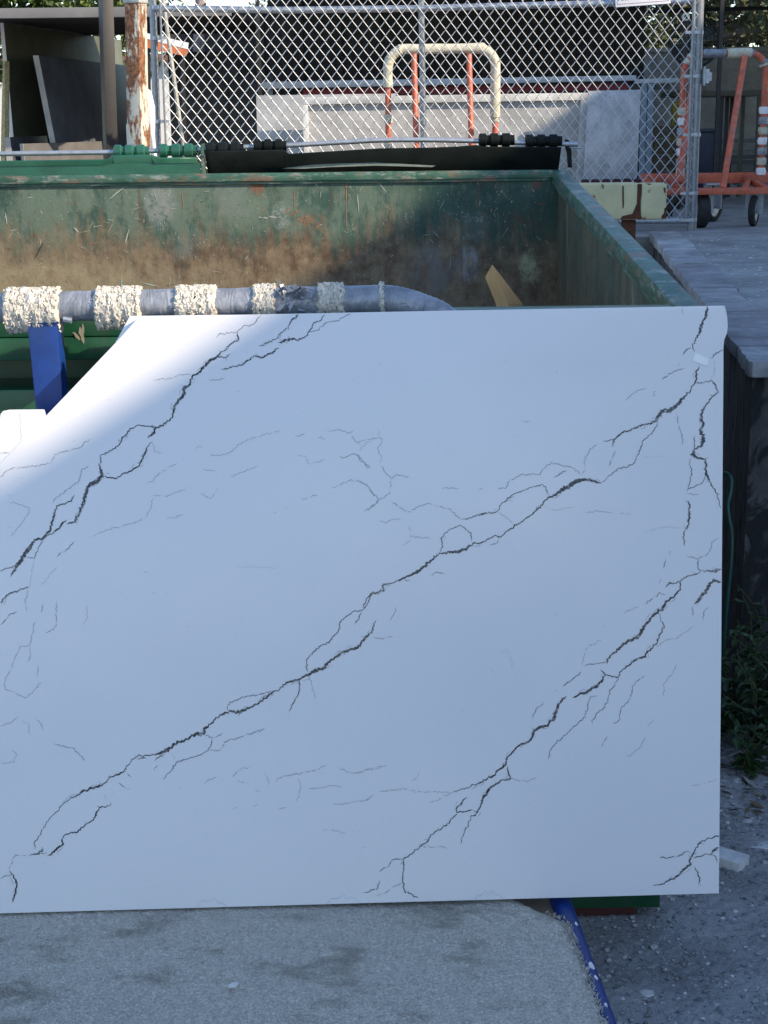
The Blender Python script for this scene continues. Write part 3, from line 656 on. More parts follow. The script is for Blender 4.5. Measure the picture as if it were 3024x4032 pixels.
# smooth resample
def catmull(P, n=8):
    out = []
    for i in range(len(P)-1):
        p0, p1, p2, p3 = P[max(i-1,0)], P[i], P[i+1], P[min(i+2,len(P)-1)]
        for k in range(n):
            t = k/n; out.append(.5*((2*p1)+(p2-p0)*t+(2*p0-5*p1+4*p2-p3)*t*t+(-p0+3*p1-3*p2+p3)*t**3))
    return out + [P[-1]]
bp = catmull(bar_path, 12)
q = MB(); q.tube(bp[:12*10+1], [.0315*(1+.05*mnoise.noise(V((k*.9,0,5)))) for k in range(12*10+1)], 18, jit=.012); rail = q.build('taped_rail', M_tape, cart)
q = MB(); q.tube(bp[12*10-2:], .024, 12); q.build('hoop_leg', M_blue, cart)
def carpet_wrap(x0, x1, r0, sag=0, seed=1):
    rw = random.Random(seed); n = max(6, int((x1-x0)/4.5)); sg = 46; q = MB(); vv = []
    A = barpt(x0, 1213-(x0*.0213)); B_ = barpt(x1, 1213-(x1*.0213))
    ax = (B_-A).normalized(); sx = V((0,1,0)); sy = ax.cross(sx)
    for i in range(n+1):
        t = i/n; c = A.lerp(B_, t); edge = min(1, .80+.1*min(i, n-i))
        for k in range(sg):
            a = 2*math.pi*k/sg
            rr = r0*edge*(1+rw.uniform(-.055,.055)) + .004*mnoise.noise(V((t*9+seed, math.cos(a)*2.5, math.sin(a)*2.5)))
            p_ = c + sx*(math.cos(a)*rr) + sy*(math.sin(a)*rr) + ax*rw.uniform(-.0035,.0035)
            if p_.z < c.z: p_.z -= sag*(c.z-p_.z)/r0
            vv.append(p_)
    q.add(vv, [(i*sg+k, i*sg+(k+1) % sg, (i+1)*sg+(k+1) % sg, (i+1)*sg+k) for i in range(n) for k in range(sg)] + [tuple(range(sg-1,-1,-1)), tuple(range(n*sg, n*sg+sg))])
    # loops of pile
    for k in range(int((x1-x0)*1.8)):
        t = rw.random(); a = rw.uniform(0, 2*math.pi); c = A.lerp(B_, t) + sx*(math.cos(a)*r0) + sy*(math.sin(a)*r0)
        if c.z < A.lerp(B_,t).z: c.z -= sag*(A.lerp(B_,t).z-c.z)/r0
        s_ = rw.uniform(.0012,.0028); vv = [c+V(d)*s_ for d in ((1,0,0),(-1,0,0),(0,1,0),(0,-1,0),(0,0,1),(0,0,-1))]
        q.add(vv, [(0,2,4),(2,1,4),(1,3,4),(3,0,4),(2,0,5),(1,2,5),(3,1,5),(0,3,5)])
    q.smooth = True; q.build('carpet_wrap', M_wrap, cart)
for k, (a, c, r, sg_) in enumerate(((-340,-130,.040,.3),(25,240,.041,.012),(380,560,.040,.010),(695,856,.039,.004),(997,1088,.038,0),(1252,1356,.038,0),(1496,1514,.037,0))):
    carpet_wrap(a, c, r, sg_ if sg_ < .1 else .01, k+1)
# ragged tape wads
q = MB()
for k in range(40):
    px = rc.uniform(1105,1235); c = barpt(px, 1213-px*.0213+rc.uniform(-62,40)) + V((0,-.030+rc.uniform(-.006,.004),0))
    d1 = V((rc.uniform(-1,1),rc.uniform(-.4,.4),rc.uniform(-.6,.6))).normalized()*rc.uniform(.008,.018); d2 = V((rc.uniform(-1,1),rc.uniform(-1,1),rc.uniform(-1,1))).normalized()*rc.uniform(.003,.008)
    q.add([c-d1-d2, c+d1-d2*.5, c+d1*.8+d2, c-d1*.7+d2], [(0,1,2,3)])
q.build('loose_tape', M_tape, cart)
# blue post and its bracket
tp = barpt(178, 1290); lowl = atY(190, 2300, BY+.01)
q = MB(); q.bar(V((tp.x, BY, tp.z+.05)), V((tp.x+.028, BY-.012, .27)), .064, .06, (0,1,0), .038, .05); q.build('post', M_blue, cart, bevel=.004)
q = MB(); a_ = barpt(150,1292); c_ = barpt(238,1306)
q.box((tp.x-.036, BY-.034, c_.z+.020), (tp.x+.036, BY+.03, a_.z+.018)); q.build('bracket', M_blue, cart, bevel=.003)
q = MB(); q.tube([V((c_.x+.012, BY-.02, c_.z+.03)), V((c_.x+.03, BY-.02, c_.z+.026))], .007, 8); q.build('bolt', steel, cart)
# ================================================================ DUMPSTER
XRO = .705; XL = -2.07; YF, YB = 3.385, 5.93
ZF = atY(2700, 1203, YF+.03).z; ZB = atY(2200, 668, YB).z
def zside(y): return ZF + (ZB-ZF)*(y-YF)/(YB-YF)
def green_inner(name, side=False):
    t = Mt(name, .48)
    z = t.sep(2); x = t.sep(0)
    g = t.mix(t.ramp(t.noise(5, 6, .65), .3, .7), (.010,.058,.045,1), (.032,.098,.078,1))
    g = t.mix(t.ramp(t.noise(38, 4, .75, stretch=(1,1,.35)), .52, .72, 0, .55), g, (.17,.21,.165,1))
    g = t.mix(t.ramp(t.noise(20, 6, .78, stretch=(1,1,.4)), .5, .68, 0, .6), g, (.115,.115,.068,1))
    g = t.mix(t.ramp(t.noise(70, 4, .8, stretch=(1,1,.5)), .55, .7, 0, .4), g, (.022,.06,.042,1))
    rust = t.mix(t.ramp(t.noise(16, 6, .75), .34, .66), (.13,.06,.030,1), (.33,.23,.135,1))
    rust = t.mix(t.ramp(t.noise(60, 4, .8, stretch=(1,1,.4)), .5, .7, 0, .6), rust, (.17,.13,.085,1))
    wav = t.math('MULTIPLY', t.math('SUBTRACT', t.noise(4.5, 5, .7, stretch=(1,1,.5)), .5), .42)
    wav2 = t.math('MULTIPLY', t.math('SUBTRACT', t.noise(30, 6, .8, stretch=(1,1,.16)), .5), .55)
    zz = t.math('ADD', t.math('ADD', z, wav), wav2)
    base = g
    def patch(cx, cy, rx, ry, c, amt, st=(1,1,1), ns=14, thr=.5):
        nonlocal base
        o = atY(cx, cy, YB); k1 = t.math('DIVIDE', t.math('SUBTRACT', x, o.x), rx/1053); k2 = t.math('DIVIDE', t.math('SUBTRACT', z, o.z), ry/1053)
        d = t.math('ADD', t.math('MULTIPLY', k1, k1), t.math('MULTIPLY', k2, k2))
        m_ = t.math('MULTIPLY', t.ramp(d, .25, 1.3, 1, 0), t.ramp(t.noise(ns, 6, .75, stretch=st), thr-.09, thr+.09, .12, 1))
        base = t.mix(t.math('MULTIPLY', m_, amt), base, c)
    if side:
        g = t.mix(.45, g, (.115,.115,.075,1)); k = t.ramp(t.noise(4, 6, .75, stretch=(1,1.6,.16), dist=.8), .42, .58, 0, .85); base = t.mix(k, g, (.17,.14,.085,1))
        base = t.mix(t.ramp(t.noise(5, 6, .78, stretch=(1,1.4,.14), dist=.9), .55, .68, 0, .7), base, (.32,.31,.25,1))
        base = t.mix(t.ramp(zz, 1.10, 1.45, .75, 0), base, rust)
    else:
        patch(350,820,950,210,(.20,.26,.19,1),.72,(1,1,.45),9,.48); patch(1250,800,430,170,(.20,.26,.19,1),.7,(1,1,.45),11,.48)  # pale dust that also paints the sunlit left and centre brighter
        lo = t.ramp(zz, ZB-.37, ZB-.15, .95, 0)
        base = t.mix(lo, base, rust)
        tan = t.ramp(t.math('ADD', zz, t.math('MULTIPLY', x, .12)), ZB-.60, ZB-.34, .75, 0)
        base = t.mix(tan, base, (.33,.28,.18,1))
        pm_ = t.ramp(t.noise(3.1, 3, .55), .60, .68, 0, .35); base = t.mix(pm_, base, (.27,.29,.27,1))
    if not side:
        patch(630,800,70,100,(.30,.32,.30,1),.85,ns=30,thr=.45); patch(1840,1045,55,80,(.34,.36,.38,1),.9,(1,1,.3),26,.52); patch(1700,1060,120,110,(.19,.19,.19,1),.7,(1,1,.25),22,.5)
        patch(1875,890,50,70,(.30,.33,.34,1),.8,(1,1,.6),30,.58); patch(2085,1055,46,75,(.46,.45,.28,1),1.0,ns=16,thr=.46); patch(1010,720,36,60,(.26,.10,.05,1),.9,ns=30,thr=.48); patch(1110,850,40,60,(.34,.37,.34,1),.8,ns=40,thr=.5)
        patch(1230,870,60,40,(.36,.15,.07,1),.7,ns=40,thr=.56); patch(2060,880,90,60,(.13,.05,.035,1),.8,ns=30,thr=.56); patch(2115,730,20,20,(.2,.06,.045,1),.9,ns=40,thr=.45); patch(400,760,200,60,(.20,.25,.20,1),.5,(1,1,.5),20,.52); patch(200,1120,400,90,(.42,.36,.22,1),.6,ns=18,thr=.5)
    spots = t.ramp(t.noise(24, 4, .75), .67, .72, 0, .8); base = t.mix(spots, base, (.21,.075,.032,1))
    chips = t.ramp(t.noise(52, 3, .7, dist=.8), .715, .75, 0, .85); base = t.mix(chips, base, (.52,.52,.45,1))
    drip = t.ramp(t.noise(26, 3, .6, stretch=(1,1,.06)), .66, .72, 0, .5); base = t.mix(drip, base, (.15,.07,.035,1))
    t.color(t.mix(1.0, base, (.80,.80,.80,1), 'MULTIPLY')); t.bump(t.noise(28, 5, .7), .25, .008); t.rough(t.ramp(t.noise(15, 4, .6), .3, .7, .38, .7)); return t.m
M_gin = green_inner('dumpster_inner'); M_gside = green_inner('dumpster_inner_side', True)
def green_rim():
    t = Mt('dumpster_rim_paint', .42)
    g = t.mix(t.ramp(t.noise(9, 5, .65), .3, .7), (.022,.085,.055,1), (.06,.15,.11,1))
    g = t.mix(t.ramp(t.noise(26, 6, .78, stretch=(.5,.6,1.6)), .51, .63, 0, .65), g, (.38,.38,.35,1))
    g = t.mix(t.ramp(t.noise(17, 6, .78, stretch=(.5,.6,1.6)), .51, .62, 0, .7), g, (.24,.13,.095,1))
    g = t.mix(t.ramp(t.noise(19, 4, .7), .62, .72, 0, .7), g, (.16,.15,.17,1))
    t.color(g); t.bump(t.noise(50, 4, .7), .3, .005); return t.m
M_rim = green_rim()
M_gout = simple('dumpster_outer', (.012,.082,.034,1), .33, var=.3, scale=9, dirt=(.05,.07,.05,1), dscale=14, damt=.45)
dm = empty('dumpster', (-.68, 4.6, 0), 'open green steel dumpster with rust-stained inner walls behind the veined slab', 'dumpster')
xi = XRO-.032
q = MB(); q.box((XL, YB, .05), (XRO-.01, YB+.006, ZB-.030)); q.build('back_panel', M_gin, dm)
for xa in (xi, XL+.03):
    q = MB(); q.prism([(xa, YF+.03, .05),(xa, YB, .05),(xa, YB, ZB-.03),(xa, YF+.03, ZF-.03)], (.006,0,0)); q.build('side_panel', M_gside, dm)
q = MB(); q.box((XL, YF+.16, .05), (XRO-.03, YF+.166, ZF-.051)); q.build('front_panel', M_gout, dm)
q = MB(); q.box((XL+.03, YF+.036, .05), (xi, YB, .08)); q.build('floor', M_gside, dm)
# rims
q = MB(); q.box((XL, YB-.018, ZB-.030), (XRO-.055, YB+.045, ZB)); q.build('back_rim', M_rim, dm, bevel=.005)
q = MB(); q.box((XL, YB-.010, ZB-.040), (XRO-.06, YB-.001, ZB-.0305)); q.build('rim_bead', M_rim, dm, bevel=.002)
q = MB(); q.box((XL, YF, ZF-.05), (XRO-.06, YF+.058, ZF)); q.build('front_rim', M_gout, dm, bevel=.006)
for xa in (XRO-.057, XL):
    q = MB(); q.bar((xa+.0285, YF-.003, ZF-.024), (xa+.0285, YB+.047, ZB-.0255), .057, .05); q.build('side_rim', M_rim, dm, bevel=.006)
# gap-side flange plates under the right rim (welded in lengths)
for k in range(3):
    a = YF+.12+k*.80; c = a+.68
    q = MB(); q.prism([(xi-.004, a, zside(a)-.062),(xi-.004, c, zside(c)-.062),(xi-.004, c, zside(c)-.052),(xi-.004, a, zside(a)-.052)], (-.016,0,0)); q.build('rim_flange', M_rim, dm)
# front ribs
for (z0, z1, d) in ((1.386, ZF-.0505, .0299), (1.16, 1.322, .032), (.62,.74,.034), (.03,.17,.034)):
    q = MB(); q.box((XL, YF+.03-d, z0), (XRO-.045, YF+.1595, z1)); q.build('front_rib', M_gout, dm, bevel=.006)
for xx in (-1.55, .12):
    q = MB(); q.box((xx, YF-.02, .30), (xx+.22, YF+.1596, .5)); q.build('fork_pocket', M_gout, dm, bevel=.005)
M_red = simple('red_primer', (.07,.018,.016,1), .7)
for yy in (YF+.01, YB-.12):
    q = MB(); q.box((XL+.15, yy, 0), (XRO-.10, yy+.1, .05)); q.build('skid', M_red, dm)
# stains and scratches on the back panel, each a sliver of bare or chipped paint
chipm = Mt('paint_chips', .6); chipm.color(chipm.attr()); chipm = chipm.m
q = MB(); rs = random.Random(21)
CC = [(.42,.47,.40),(.55,.55,.48),(.30,.11,.05),(.42,.17,.08),(.33,.42,.36),(.16,.12,.09),(.05,.06,.055),(.46,.40,.32)]
def sliver(px, py, L, wd, ang, c):
    P0 = atY(px, py, YB-.0015); s_ = 1/1053.
    d = V((math.cos(ang),0,-math.sin(ang)))*L*s_; nrm = V((d.z,0,-d.x)).normalized()*wd*s_
    n = 5; top = []; bot = []
    for i in range(n+1):
        t = i/n; k = math.sin(math.pi*min(.97,max(.03,t)))**.6; j = rs.uniform(-.35,.35)
        top.append(P0+d*(t-.5)+nrm*(k*rs.uniform(.5,1)+j)); bot.append(P0+d*(t-.5)+nrm*(-k*rs.uniform(.5,1)+j))
    q.add(top+bot, [(i, i+1, n+2+i, n+1+i) for i in range(n)], c)
for k in range(420):
    L = rs.choice((4,6,8,10,14,22,36))*rs.uniform(.6,1.3)
    sliver(rs.uniform(0,2170), 705+440*rs.random(), L, rs.uniform(.6,1.5), rs.choice((rs.uniform(.7,1.2), rs.uniform(1.8,2.4), rs.uniform(-.3,.3), rs.uniform(1.3,1.7))), rs.choice(CC))
def scuff(cx, cy, rx, ry, n, ang, c, L=(8,26), wd=(.6,1.8)):
    for k in range(n):
        r_ = math.sqrt(rs.random()); a = rs.uniform(0, 6.283); kk = rs.uniform(.75, 1.2)
        sliver(cx+rx*r_*math.cos(a), cy+ry*r_*math.sin(a), rs.uniform(*L), rs.uniform(*wd), ang+rs.gauss(0,.25), tuple(v_*kk for v_ in c))
for a in ((155,985,75,4,2.15,CC[6]),(1235,715,50,3,.9,CC[0]),(1630,700,40,3,2.3,CC[1]),(1363,760,110,2.5,1.57,CC[3]),(1365,860,90,2,1.57,CC[3]),(500,930,60,3,1.9,CC[0]),(300,905,30,4,.9,CC[0]),(480,1120,50,4,1.5,CC[4]),(590,1120,70,2.5,.25,CC[0]),(1410,800,70,2,1.5,CC[0]),(25,860,50,3,1.5,CC[0]),(1160,780,60,2,1.6,CC[3]),(720,790,70,2,1.55,CC[3]),(330,930,70,2,1.6,CC[2]),(460,760,80,2,2.5,CC[0])):
    sliver(*a)
scuff(1065,856,40,5,10,.05,(.6,.6,.55),(10,26)); scuff(1205,865,30,16,14,2.4,CC[3],(8,22)); scuff(1150,830,30,20,14,2.3,CC[3])
scuff(640,850,60,60,24,2.1,(.36,.37,.35),(3,9))
for k in range(26): scuff(rs.uniform(0,2150), rs.uniform(705,1150), rs.uniform(14,50), rs.uniform(10,40), 9, rs.uniform(0,3.1), rs.choice(CC[:6]), (3,11), (.5,1.4))
for k in range(900): sliver(rs.uniform(0,2170), 700+460*rs.random(), rs.uniform(3,16), rs.uniform(.4,1.1), rs.choice((1.57,1.57,.9,2.2,0))+rs.gauss(0,.15), rs.choice(((.2,.23,.19),(.1,.08,.05),(.28,.25,.18),(.16,.2,.16),(.05,.09,.06),(.24,.12,.06))))
q.build('paint_chips', chipm, dm, kind='stuff')
# leaf-like patch of bare paint on front rib
q = MB(); c0 = atY(318, 1318, YF-.0012)
for (dx, dz, sx_, sz_, an) in ((.002,0,.006,.021,.12),(-.010,-.002,.004,.012,.7),(.006,.014,.0022,.016,.0)):
    n = 9; ring = []
    for k in range(n):
        a = 2*math.pi*k/n; u_, w_ = math.cos(a)*sx_*rs.uniform(.35,1.25), math.sin(a)*sz_*rs.uniform(.5,1.15)
        ring.append(c0+V((dx+u_*math.cos(an)-w_*math.sin(an), 0, dz+u_*math.sin(an)+w_*math.cos(an))))
    q.add(ring, [tuple(range(n))], (.27,.25,.17))
q.build('chipped_patch', chipm, dm)
# hinge rod, lugs, lids
YH = YB+.075
M_lid_g = simple('green_lid_plastic', (.022,.105,.068,1), .35, var=.2, scale=12); M_lid_k = simple('black_lid_plastic', (.006,.009,.008,1), .55, var=.4, scale=12); M_lid_k.node_tree.nodes['Principled BSDF'].inputs['Specular IOR Level'].default_value = .18
def H(px, py): return atY(px, py, YH)
rodp = [H(-900,624), H(-400,614), H(0,606), H(420,600), H(600,594), H(797,588), H(1000,578), H(1180,570), H(1350,560), H(1500,552), H(1700,551), H(1900,556), H(2050,562), H(2275,568)]
q = MB(); q.tube(catmull(rodp, 5), .0095, 12); q.build('hinge_rod', steel, dm)
q = MB(); a = H(792,566); c = H(808,672); q.box((a.x, YB+.046, ZB-.02), (c.x, YH+.03, a.z)); q.build('hinge_lug', M_rim, dm, bevel=.003)
q = MB(); pz = [H(2225,548), H(2240,552), H(2250,585), H(2253,660), H(2236,660), H(2232,600), H(2222,570)]; q.prism(pz, (0,.012,0)); q.build('hinge_lug', M_lid_k, dm)
q = MB(); q.tube([H(2243,581), H(2290,584)], .003, 8); q.tube([H(2250,570), H(2248,552)], .006, 8); q.build('hinge_pin', steel, dm)
q = MB(); q.box((XL, YB+.0455, ZB-.015), (H(790,600).x, YB+.052, H(300,645).z)); q.build('back_flange', M_gout if False else M_lid_g, dm)
def lid(name, top, mat, label_part):
    """lid flipped open, hanging behind the bin: curved sheet from top edge downwards"""
    q = MB(); n = len(top); vv = []
    R = 9
    for (x, zt) in top:
        for k in range(R):
            t = k/(R-1); vv.append((x, YH-.004 + .10*math.sin(min(1,t*6)*math.pi/2) - .04*math.cos(t*3), zt - .015*0 - 1.05*t**1.15))
    q.add(vv, [(i*R+k, i*R+k+1, (i+1)*R+k+1, (i+1)*R+k) for i in range(n-1) for k in range(R-1)])
    q.smooth = True
    o = q.build(name, mat, dm); o['label'] = label_part
    sm = o.modifiers.new('thick', 'SOLIDIFY'); sm.thickness = .006; sm.offset = 0
    return o
HT = lambda l: [(H(x, y).x, H(x, y).z) for x, y in l]
lid_l = lid('lid', HT([(-1000,642),(0,634),(430,628),(450,612),(600,610),(640,622),(780,620)]), M_lid_g, 'green plastic lid hanging open')
lid_r = lid('lid', HT([(812,600),(830,596),(1120,590),(1140,606),(1250,600),(1500,585),(1700,582),(1800,578),(1870,572),(1900,578),(2205,580)]), M_lid_k, 'black plastic lid hanging open')
def knuckles(x0, x1, yc, mat, par, nr=3, r=.026):
    A, B_ = H(x0, yc), H(x1, yc-(x1-x0)*.012); n = nr*12; pts = []; rr = []
    for i in range(n+1):
        t = i/n; ph = (t*nr) % 1.0; pts.append(A.lerp(B_, t)); rr.append(r*(1.0 if ph < .66 else .74)*(1 if 0 < i < n else .75))
    q = MB(); q.tube(pts, rr, 16)
    for k in range(nr):
        p_ = A.lerp(B_, (k+.28)/nr); q.box((p_.x-.010, p_.y-.012, p_.z-.05), (p_.x+.010, p_.y+.016, p_.z))
    q.build('hinge_knuckle', mat, par)
for (x0, x1, yc, m_, par) in ((-260,-120,606,M_lid_g,lid_l),(450,588,598,M_lid_g,lid_l),(628,778,594,M_lid_g,lid_l),(812,960,588,M_lid_k,lid_r),(1000,1128,576,M_lid_k,lid_r),(1885,2025,553,M_lid_k,lid_r),(2068,2212,557,M_lid_k,lid_r)):
    knuckles(x0, x1, yc, m_, par)
# pale curved strip behind the back rim in front of the black lid
q = MB(); q.prism([H(1110,663), H(1250,646), H(1480,640), H(1715,652), H(1700,658), H(1480,652), H(1300,658), H(1200,664)], (0,-.004,0)); q.build('lid_strip', simple('pale_lid', (.20,.23,.20,1), .6), lid_r)
# timber offcut standing in the dumpster
M_wood = Mt('timber', .7); M_wood.color(M_wood.mix(M_wood.ramp(M_wood.noise(9,5,.6,stretch=(14,14,1.2)), .35,.65), (.74,.40,.15,1), (.80,.47,.21,1))); M_wood = M_wood.m
WY = 4.75
tA, tB = atY(1910,1092,WY), atY(1938,1041,WY); mA, mB, mC = atY(1952,1196,WY+.01), atY(1999,1196,WY+.01), atY(2058,1196,WY+.14)
ax_ = V((.22,.06,-1)); Lw = mA.z-.09; mD = mA + (mC-mB)
q = MB(); q.add([tA, tB, mA, mB, mC, mD] + [m_+ax_*Lw for m_ in (mA, mB, mC, mD)], [(0,1,3,2),(1,4,3),(0,2,5),(0,5,4,1),(2,3,7,6),(3,4,8,7),(4,5,9,8),(5,2,6,9),(6,7,8,9)])
q.build('timber_offcut', M_wood, None, label='angled tan timber offcut sticking up inside the green dumpster', cat='timber')
# ================================================================ CHAIN LINK FENCE
FY = 10.4
M_post = simple('fence_pipe', (.26,.275,.30,1), .42, .55, var=.16, scale=30)
fence = empty('chain_link_fence', (.3, FY, PZ), 'galvanised chain-link fence panel with centre post behind the green dumpster', 'fence')
M_wire = simple('fence_wire', (.62,.63,.64,1), .40, .45, var=.08, scale=80)
DX, DZ = .0708, .0905
X0, X1 = atY(640, 300, FY).x, atY(2722, 300, FY).x
ZT = atY(1500, 12, FY).z; ZBOT = PZ + .03
q = MB(); wr = .0024
def seg4(mb, a, b, r):
    d = (b-a).normalized(); sx = d.cross(V((0,1,0))).normalized()*r; sy = V((0,r,0))
    mb.add([a-sx, a-sy, a+sx, a+sy, b-sx, b-sy, b+sx, b+sy], [(0,1,5,4),(1,2,6,5),(2,3,7,6),(3,0,4,7)])
SX = DX/2; ncol = int((X1-X0)/SX); nrow = int((ZT-ZBOT)/(DZ/2))
for c in range(ncol+1):
    # one zig-zag wire per column, hooked into its neighbours
    xc = X0 + (c+.5)*SX
    pts_ = []
    for r in range(nrow+1):
        side = 1 if (r+c) % 2 else -1
        zz = ZT + .02 - r*DZ/2 + .004*mnoise.noise(V((xc*.7, r*.2, 0)))
        x = xc + side*(SX*.5+.0012) + .0035*mnoise.noise(V((xc*2, zz*2, 4)))
        sag = .012*math.sin((xc-X0)/(X1-X0)*math.pi*2)
        pts_.append(V((x, FY + side*.003, zz + sag - (xc)*.012)))
    for i in range(nrow): seg4(q, pts_[i] + V((0,(-1)**i*.002,0)), pts_[i+1] + V((0,(-1)**i*.002,0)), wr)
    for s_ in (-1, 1): seg4(q, pts_[0], pts_[0]+V((s_*.008,0,.022)), wr*.9)
q.build('wire_mesh', M_wire, fence, kind='stuff')
def fpt(px, py, dy=0): return atY(px, py, FY+dy)
def post(px0, py0, px1, py1, r, name='post', dy=.04, z1=None, mat=M_post, par=fence):
    a, b = fpt(px0, py0, dy), fpt(px1, py1, dy)
    if z1 is not None: b = b + (b-a)*((z1-b.z)/(b.z-a.z))
    q = MB(); q.tube([a, b], r, 14); return q.build(name, mat, par)
post(2756,-60, 2724,895, .031, z1=PZ); post(1658,-60, 1668,560, .020, z1=PZ, name='centre_post'); post(600,-40, 622,620, .024, z1=PZ, name='post'); post(2735,-40,2702,860,.011, name='tension_bar', dy=.0); post(630,10,655,620,.007,name='tension_bar',dy=-.006)
for pts_ in ([(600,33),(1120,40),(1655,33)], [(1655,33),(2200,18),(2740,4)]):
    q = MB(); q.tube([fpt(x, y, .03) for x, y in pts_], .0205, 12); q.build('top_rail', steel, fence)
q = MB(); q.tube([fpt(620,890,.03), fpt(1660,880,.03), fpt(2715,868,.03)], .0205, 12); q.build('bottom_rail', steel, fence)
for (x, y) in ((2749,128),(2738,530),(2728,760),(2723,865),(612,150),(624,478),(2741,300)):
    c = fpt(x, y, .04); q = MB(); r_ = .036 if x > 2000 else .029
    q.tube([c-V((0,0,.012)), c+V((0,0,.012))], r_, 14); q.box((c.x-(.09 if x > 2000 else -.02), c.y-.045, c.z-.009), (c.x+(.0 if x > 2000 else .075), c.y-.035, c.z+.009)); q.build('fence_clamp', steel, fence, smooth=False)
# latch block on the right post
c = fpt(2782, 300, .04); q = MB(); q.box((c.x-.03, c.y-.03, c.z-.045), (c.x+.012, c.y+.02, c.z+.045)); q.box((c.x+.012, c.y-.02, c.z-.03), (c.x+.03, c.y+.01, c.z+.025)); q.tube([c+V((-.02,-.035,-.06)), c+V((-.02,-.035,.06))], .006, 8); q.build('latch', steel, fence)
# sign
M_sw = simple('sign_white', (.82,.81,.83,1), .4, var=.03); M_sp = simple('sign_border', (.42,.24,.36,1), .5, var=.05); M_st = simple('sign_ink', (.03,.03,.05,1), .5); M_sr = simple('sign_red', (.55,.05,.06,1), .5)
sA, sB = fpt(2424, 29, -.02), fpt(2641, 13, -.02); su_ = V((sA.z-sB.z, 0, sB.x-sA.x)).normalized()*.24
sign = empty('notice_sign', (sA+sB)/2, 'white notice sign with red circle wired to the chain-link fence', 'sign')
q = MB(); q.prism([sA, sB, sB+su_, sA+su_], (0,.004,0)); q.build('sign_panel', M_sw, sign, bevel=.001)
ex = (sB-sA); exn = ex.normalized(); uz = su_.normalized()
def SP(u_, w_, d=.0016): return sA + exn*u_ + uz*w_ + V((0,-d,0))
W_ = ex.length; q = MB()
for (a, b_, c_, d_) in ((.012,.016,W_-.012,.019),(.012,.22,W_-.012,.223),(.012,.016,.015,.223),(W_-.015,.016,W_-.012,.223)):
    q.add([SP(a,b_),SP(c_,b_),SP(c_,d_),SP(a,d_)], [(0,1,2,3)])
q.build('sign_border', M_sp, sign)
q = MB(); n = 28
for k in range(n):
    a0, a1 = 2*math.pi*k/n, 2*math.pi*(k+1)/n; cx, cy = W_*.77, .075
    q.add([SP(cx+.034*math.cos(a0), cy+.034*math.sin(a0)), SP(cx+.034*math.cos(a1), cy+.034*math.sin(a1)), SP(cx+.026*math.cos(a1), cy+.026*math.sin(a1)), SP(cx+.026*math.cos(a0), cy+.026*math.sin(a0))], [(0,1,2,3)])
q.build('sign_symbol', M_sr, sign)
tc = bpy.data.curves.new('txt', 'FONT'); tc.body = 'Personnel Only'; tc.size = .042; tc.extrude = .0003
to = bpy.data.objects.new('txt', tc); col.objects.link(to)
bpy.context.view_layer.update()
tm = bpy.data.meshes.new_from_object(to.evaluated_get(bpy.context.evaluated_depsgraph_get())); bpy.data.objects.remove(to)
wdt = max(v.co.x for v in tm.vertices); kx = (W_*.60)/wdt
for v_ in tm.vertices: v_.co = SP(.018+v_.co.x*kx, .040+v_.co.y) - V(sign.location) + V((0,-v_.co.z,0))
tm.name = 'lettering'; lo_ = bpy.data.objects.new('lettering', tm); col.objects.link(lo_); tm.materials.append(M_st); lo_.parent = sign
# ================================================================ POSTS AND GUARD RAIL IN FRONT OF FENCE
def rusty(name, paint, amt=.5, streak=(1,1,.35), sc_=9):
    t = Mt(name, .65)
    a = t.mix(t.ramp(t.noise(4, 5, .6), .3, .7), sc4(paint, .85), sc4(paint, 1.1))
    r = t.mix(t.ramp(t.noise(45, 5, .7), .35, .65), (.10,.03,.012,1), (.30,.13,.05,1))
    t.color(t.mix(t.ramp(t.noise(sc_, 6, .72, stretch=streak), amt, amt+.07), a, r)); t.bump(t.noise(50,5,.7), .3, .004); return t.m
M_rust = rusty('rusty_cream', (.58,.55,.45,1), .475)
M_rust2 = rusty('cream_rust_spots', (.64,.565,.33,1), .595, (1,1,.6), 12)
rp = empty('rusty_post', atY(540, 640, 9.75) * 1, 'tall square cream steel post streaked with orange rust beside the fence', 'post')
rp.location.z = 0
a = atY(533, -40, 9.75); b_ = atY(546, 640, 9.75); bb = b_ + (b_-a)*((0-b_.z)/(b_.z-a.z))
q = MB(); q.bar(bb, a, .098, .098, (.42,1,0)); q.build('post_shaft', M_rust, rp, bevel=.006)
c = a.lerp(b_, (485+40)/680); q = MB(); q.bar(c+V((0,0,-.42)), c, .108, .108, (.42,1,0)); q.build('post_sleeve', M_rust, rp, bevel=.005)
c = a.lerp(b_, 52/680); q = MB(); q.bar(c, c+V((0,0,.03)), .112, .112, (.42,1,0)); q.build('post_collar', simple('grey_band', (.42,.42,.40,1), .6), rp, bevel=.004)
gr = empty('guard_rail', (.6, 9.62, 0), 'cream box-section guard rail with brown rust seams between dumpster and fence', 'guard rail')
RY = 9.6
tR, bR = atY(2628, 722, RY), atY(2626, 866, RY); sR = atY(2520, 720, RY)
q = MB(); q.box((sR.x+.006, RY, bR.z), (tR.x, RY+.16, tR.z)); q.build('rail_end', M_rust2, gr, bevel=.016, bseg=3)
q = MB(); q.box((-.9, RY+.002, bR.z+.002), (sR.x-.004, RY+.158, tR.z+.004)); q.build('rail_beam', M_rust2, gr, bevel=.012, bseg=3)
M_rb = simple('brown_rust', (.10,.035,.016,1), .85, var=.4, scale=30, bump=.4)
q = MB(); q.box((sR.x-.005, RY+.004, bR.z+.004), (sR.x+.007, RY+.15, tR.z-.003)); q.build('weld_seam', M_rb, gr)
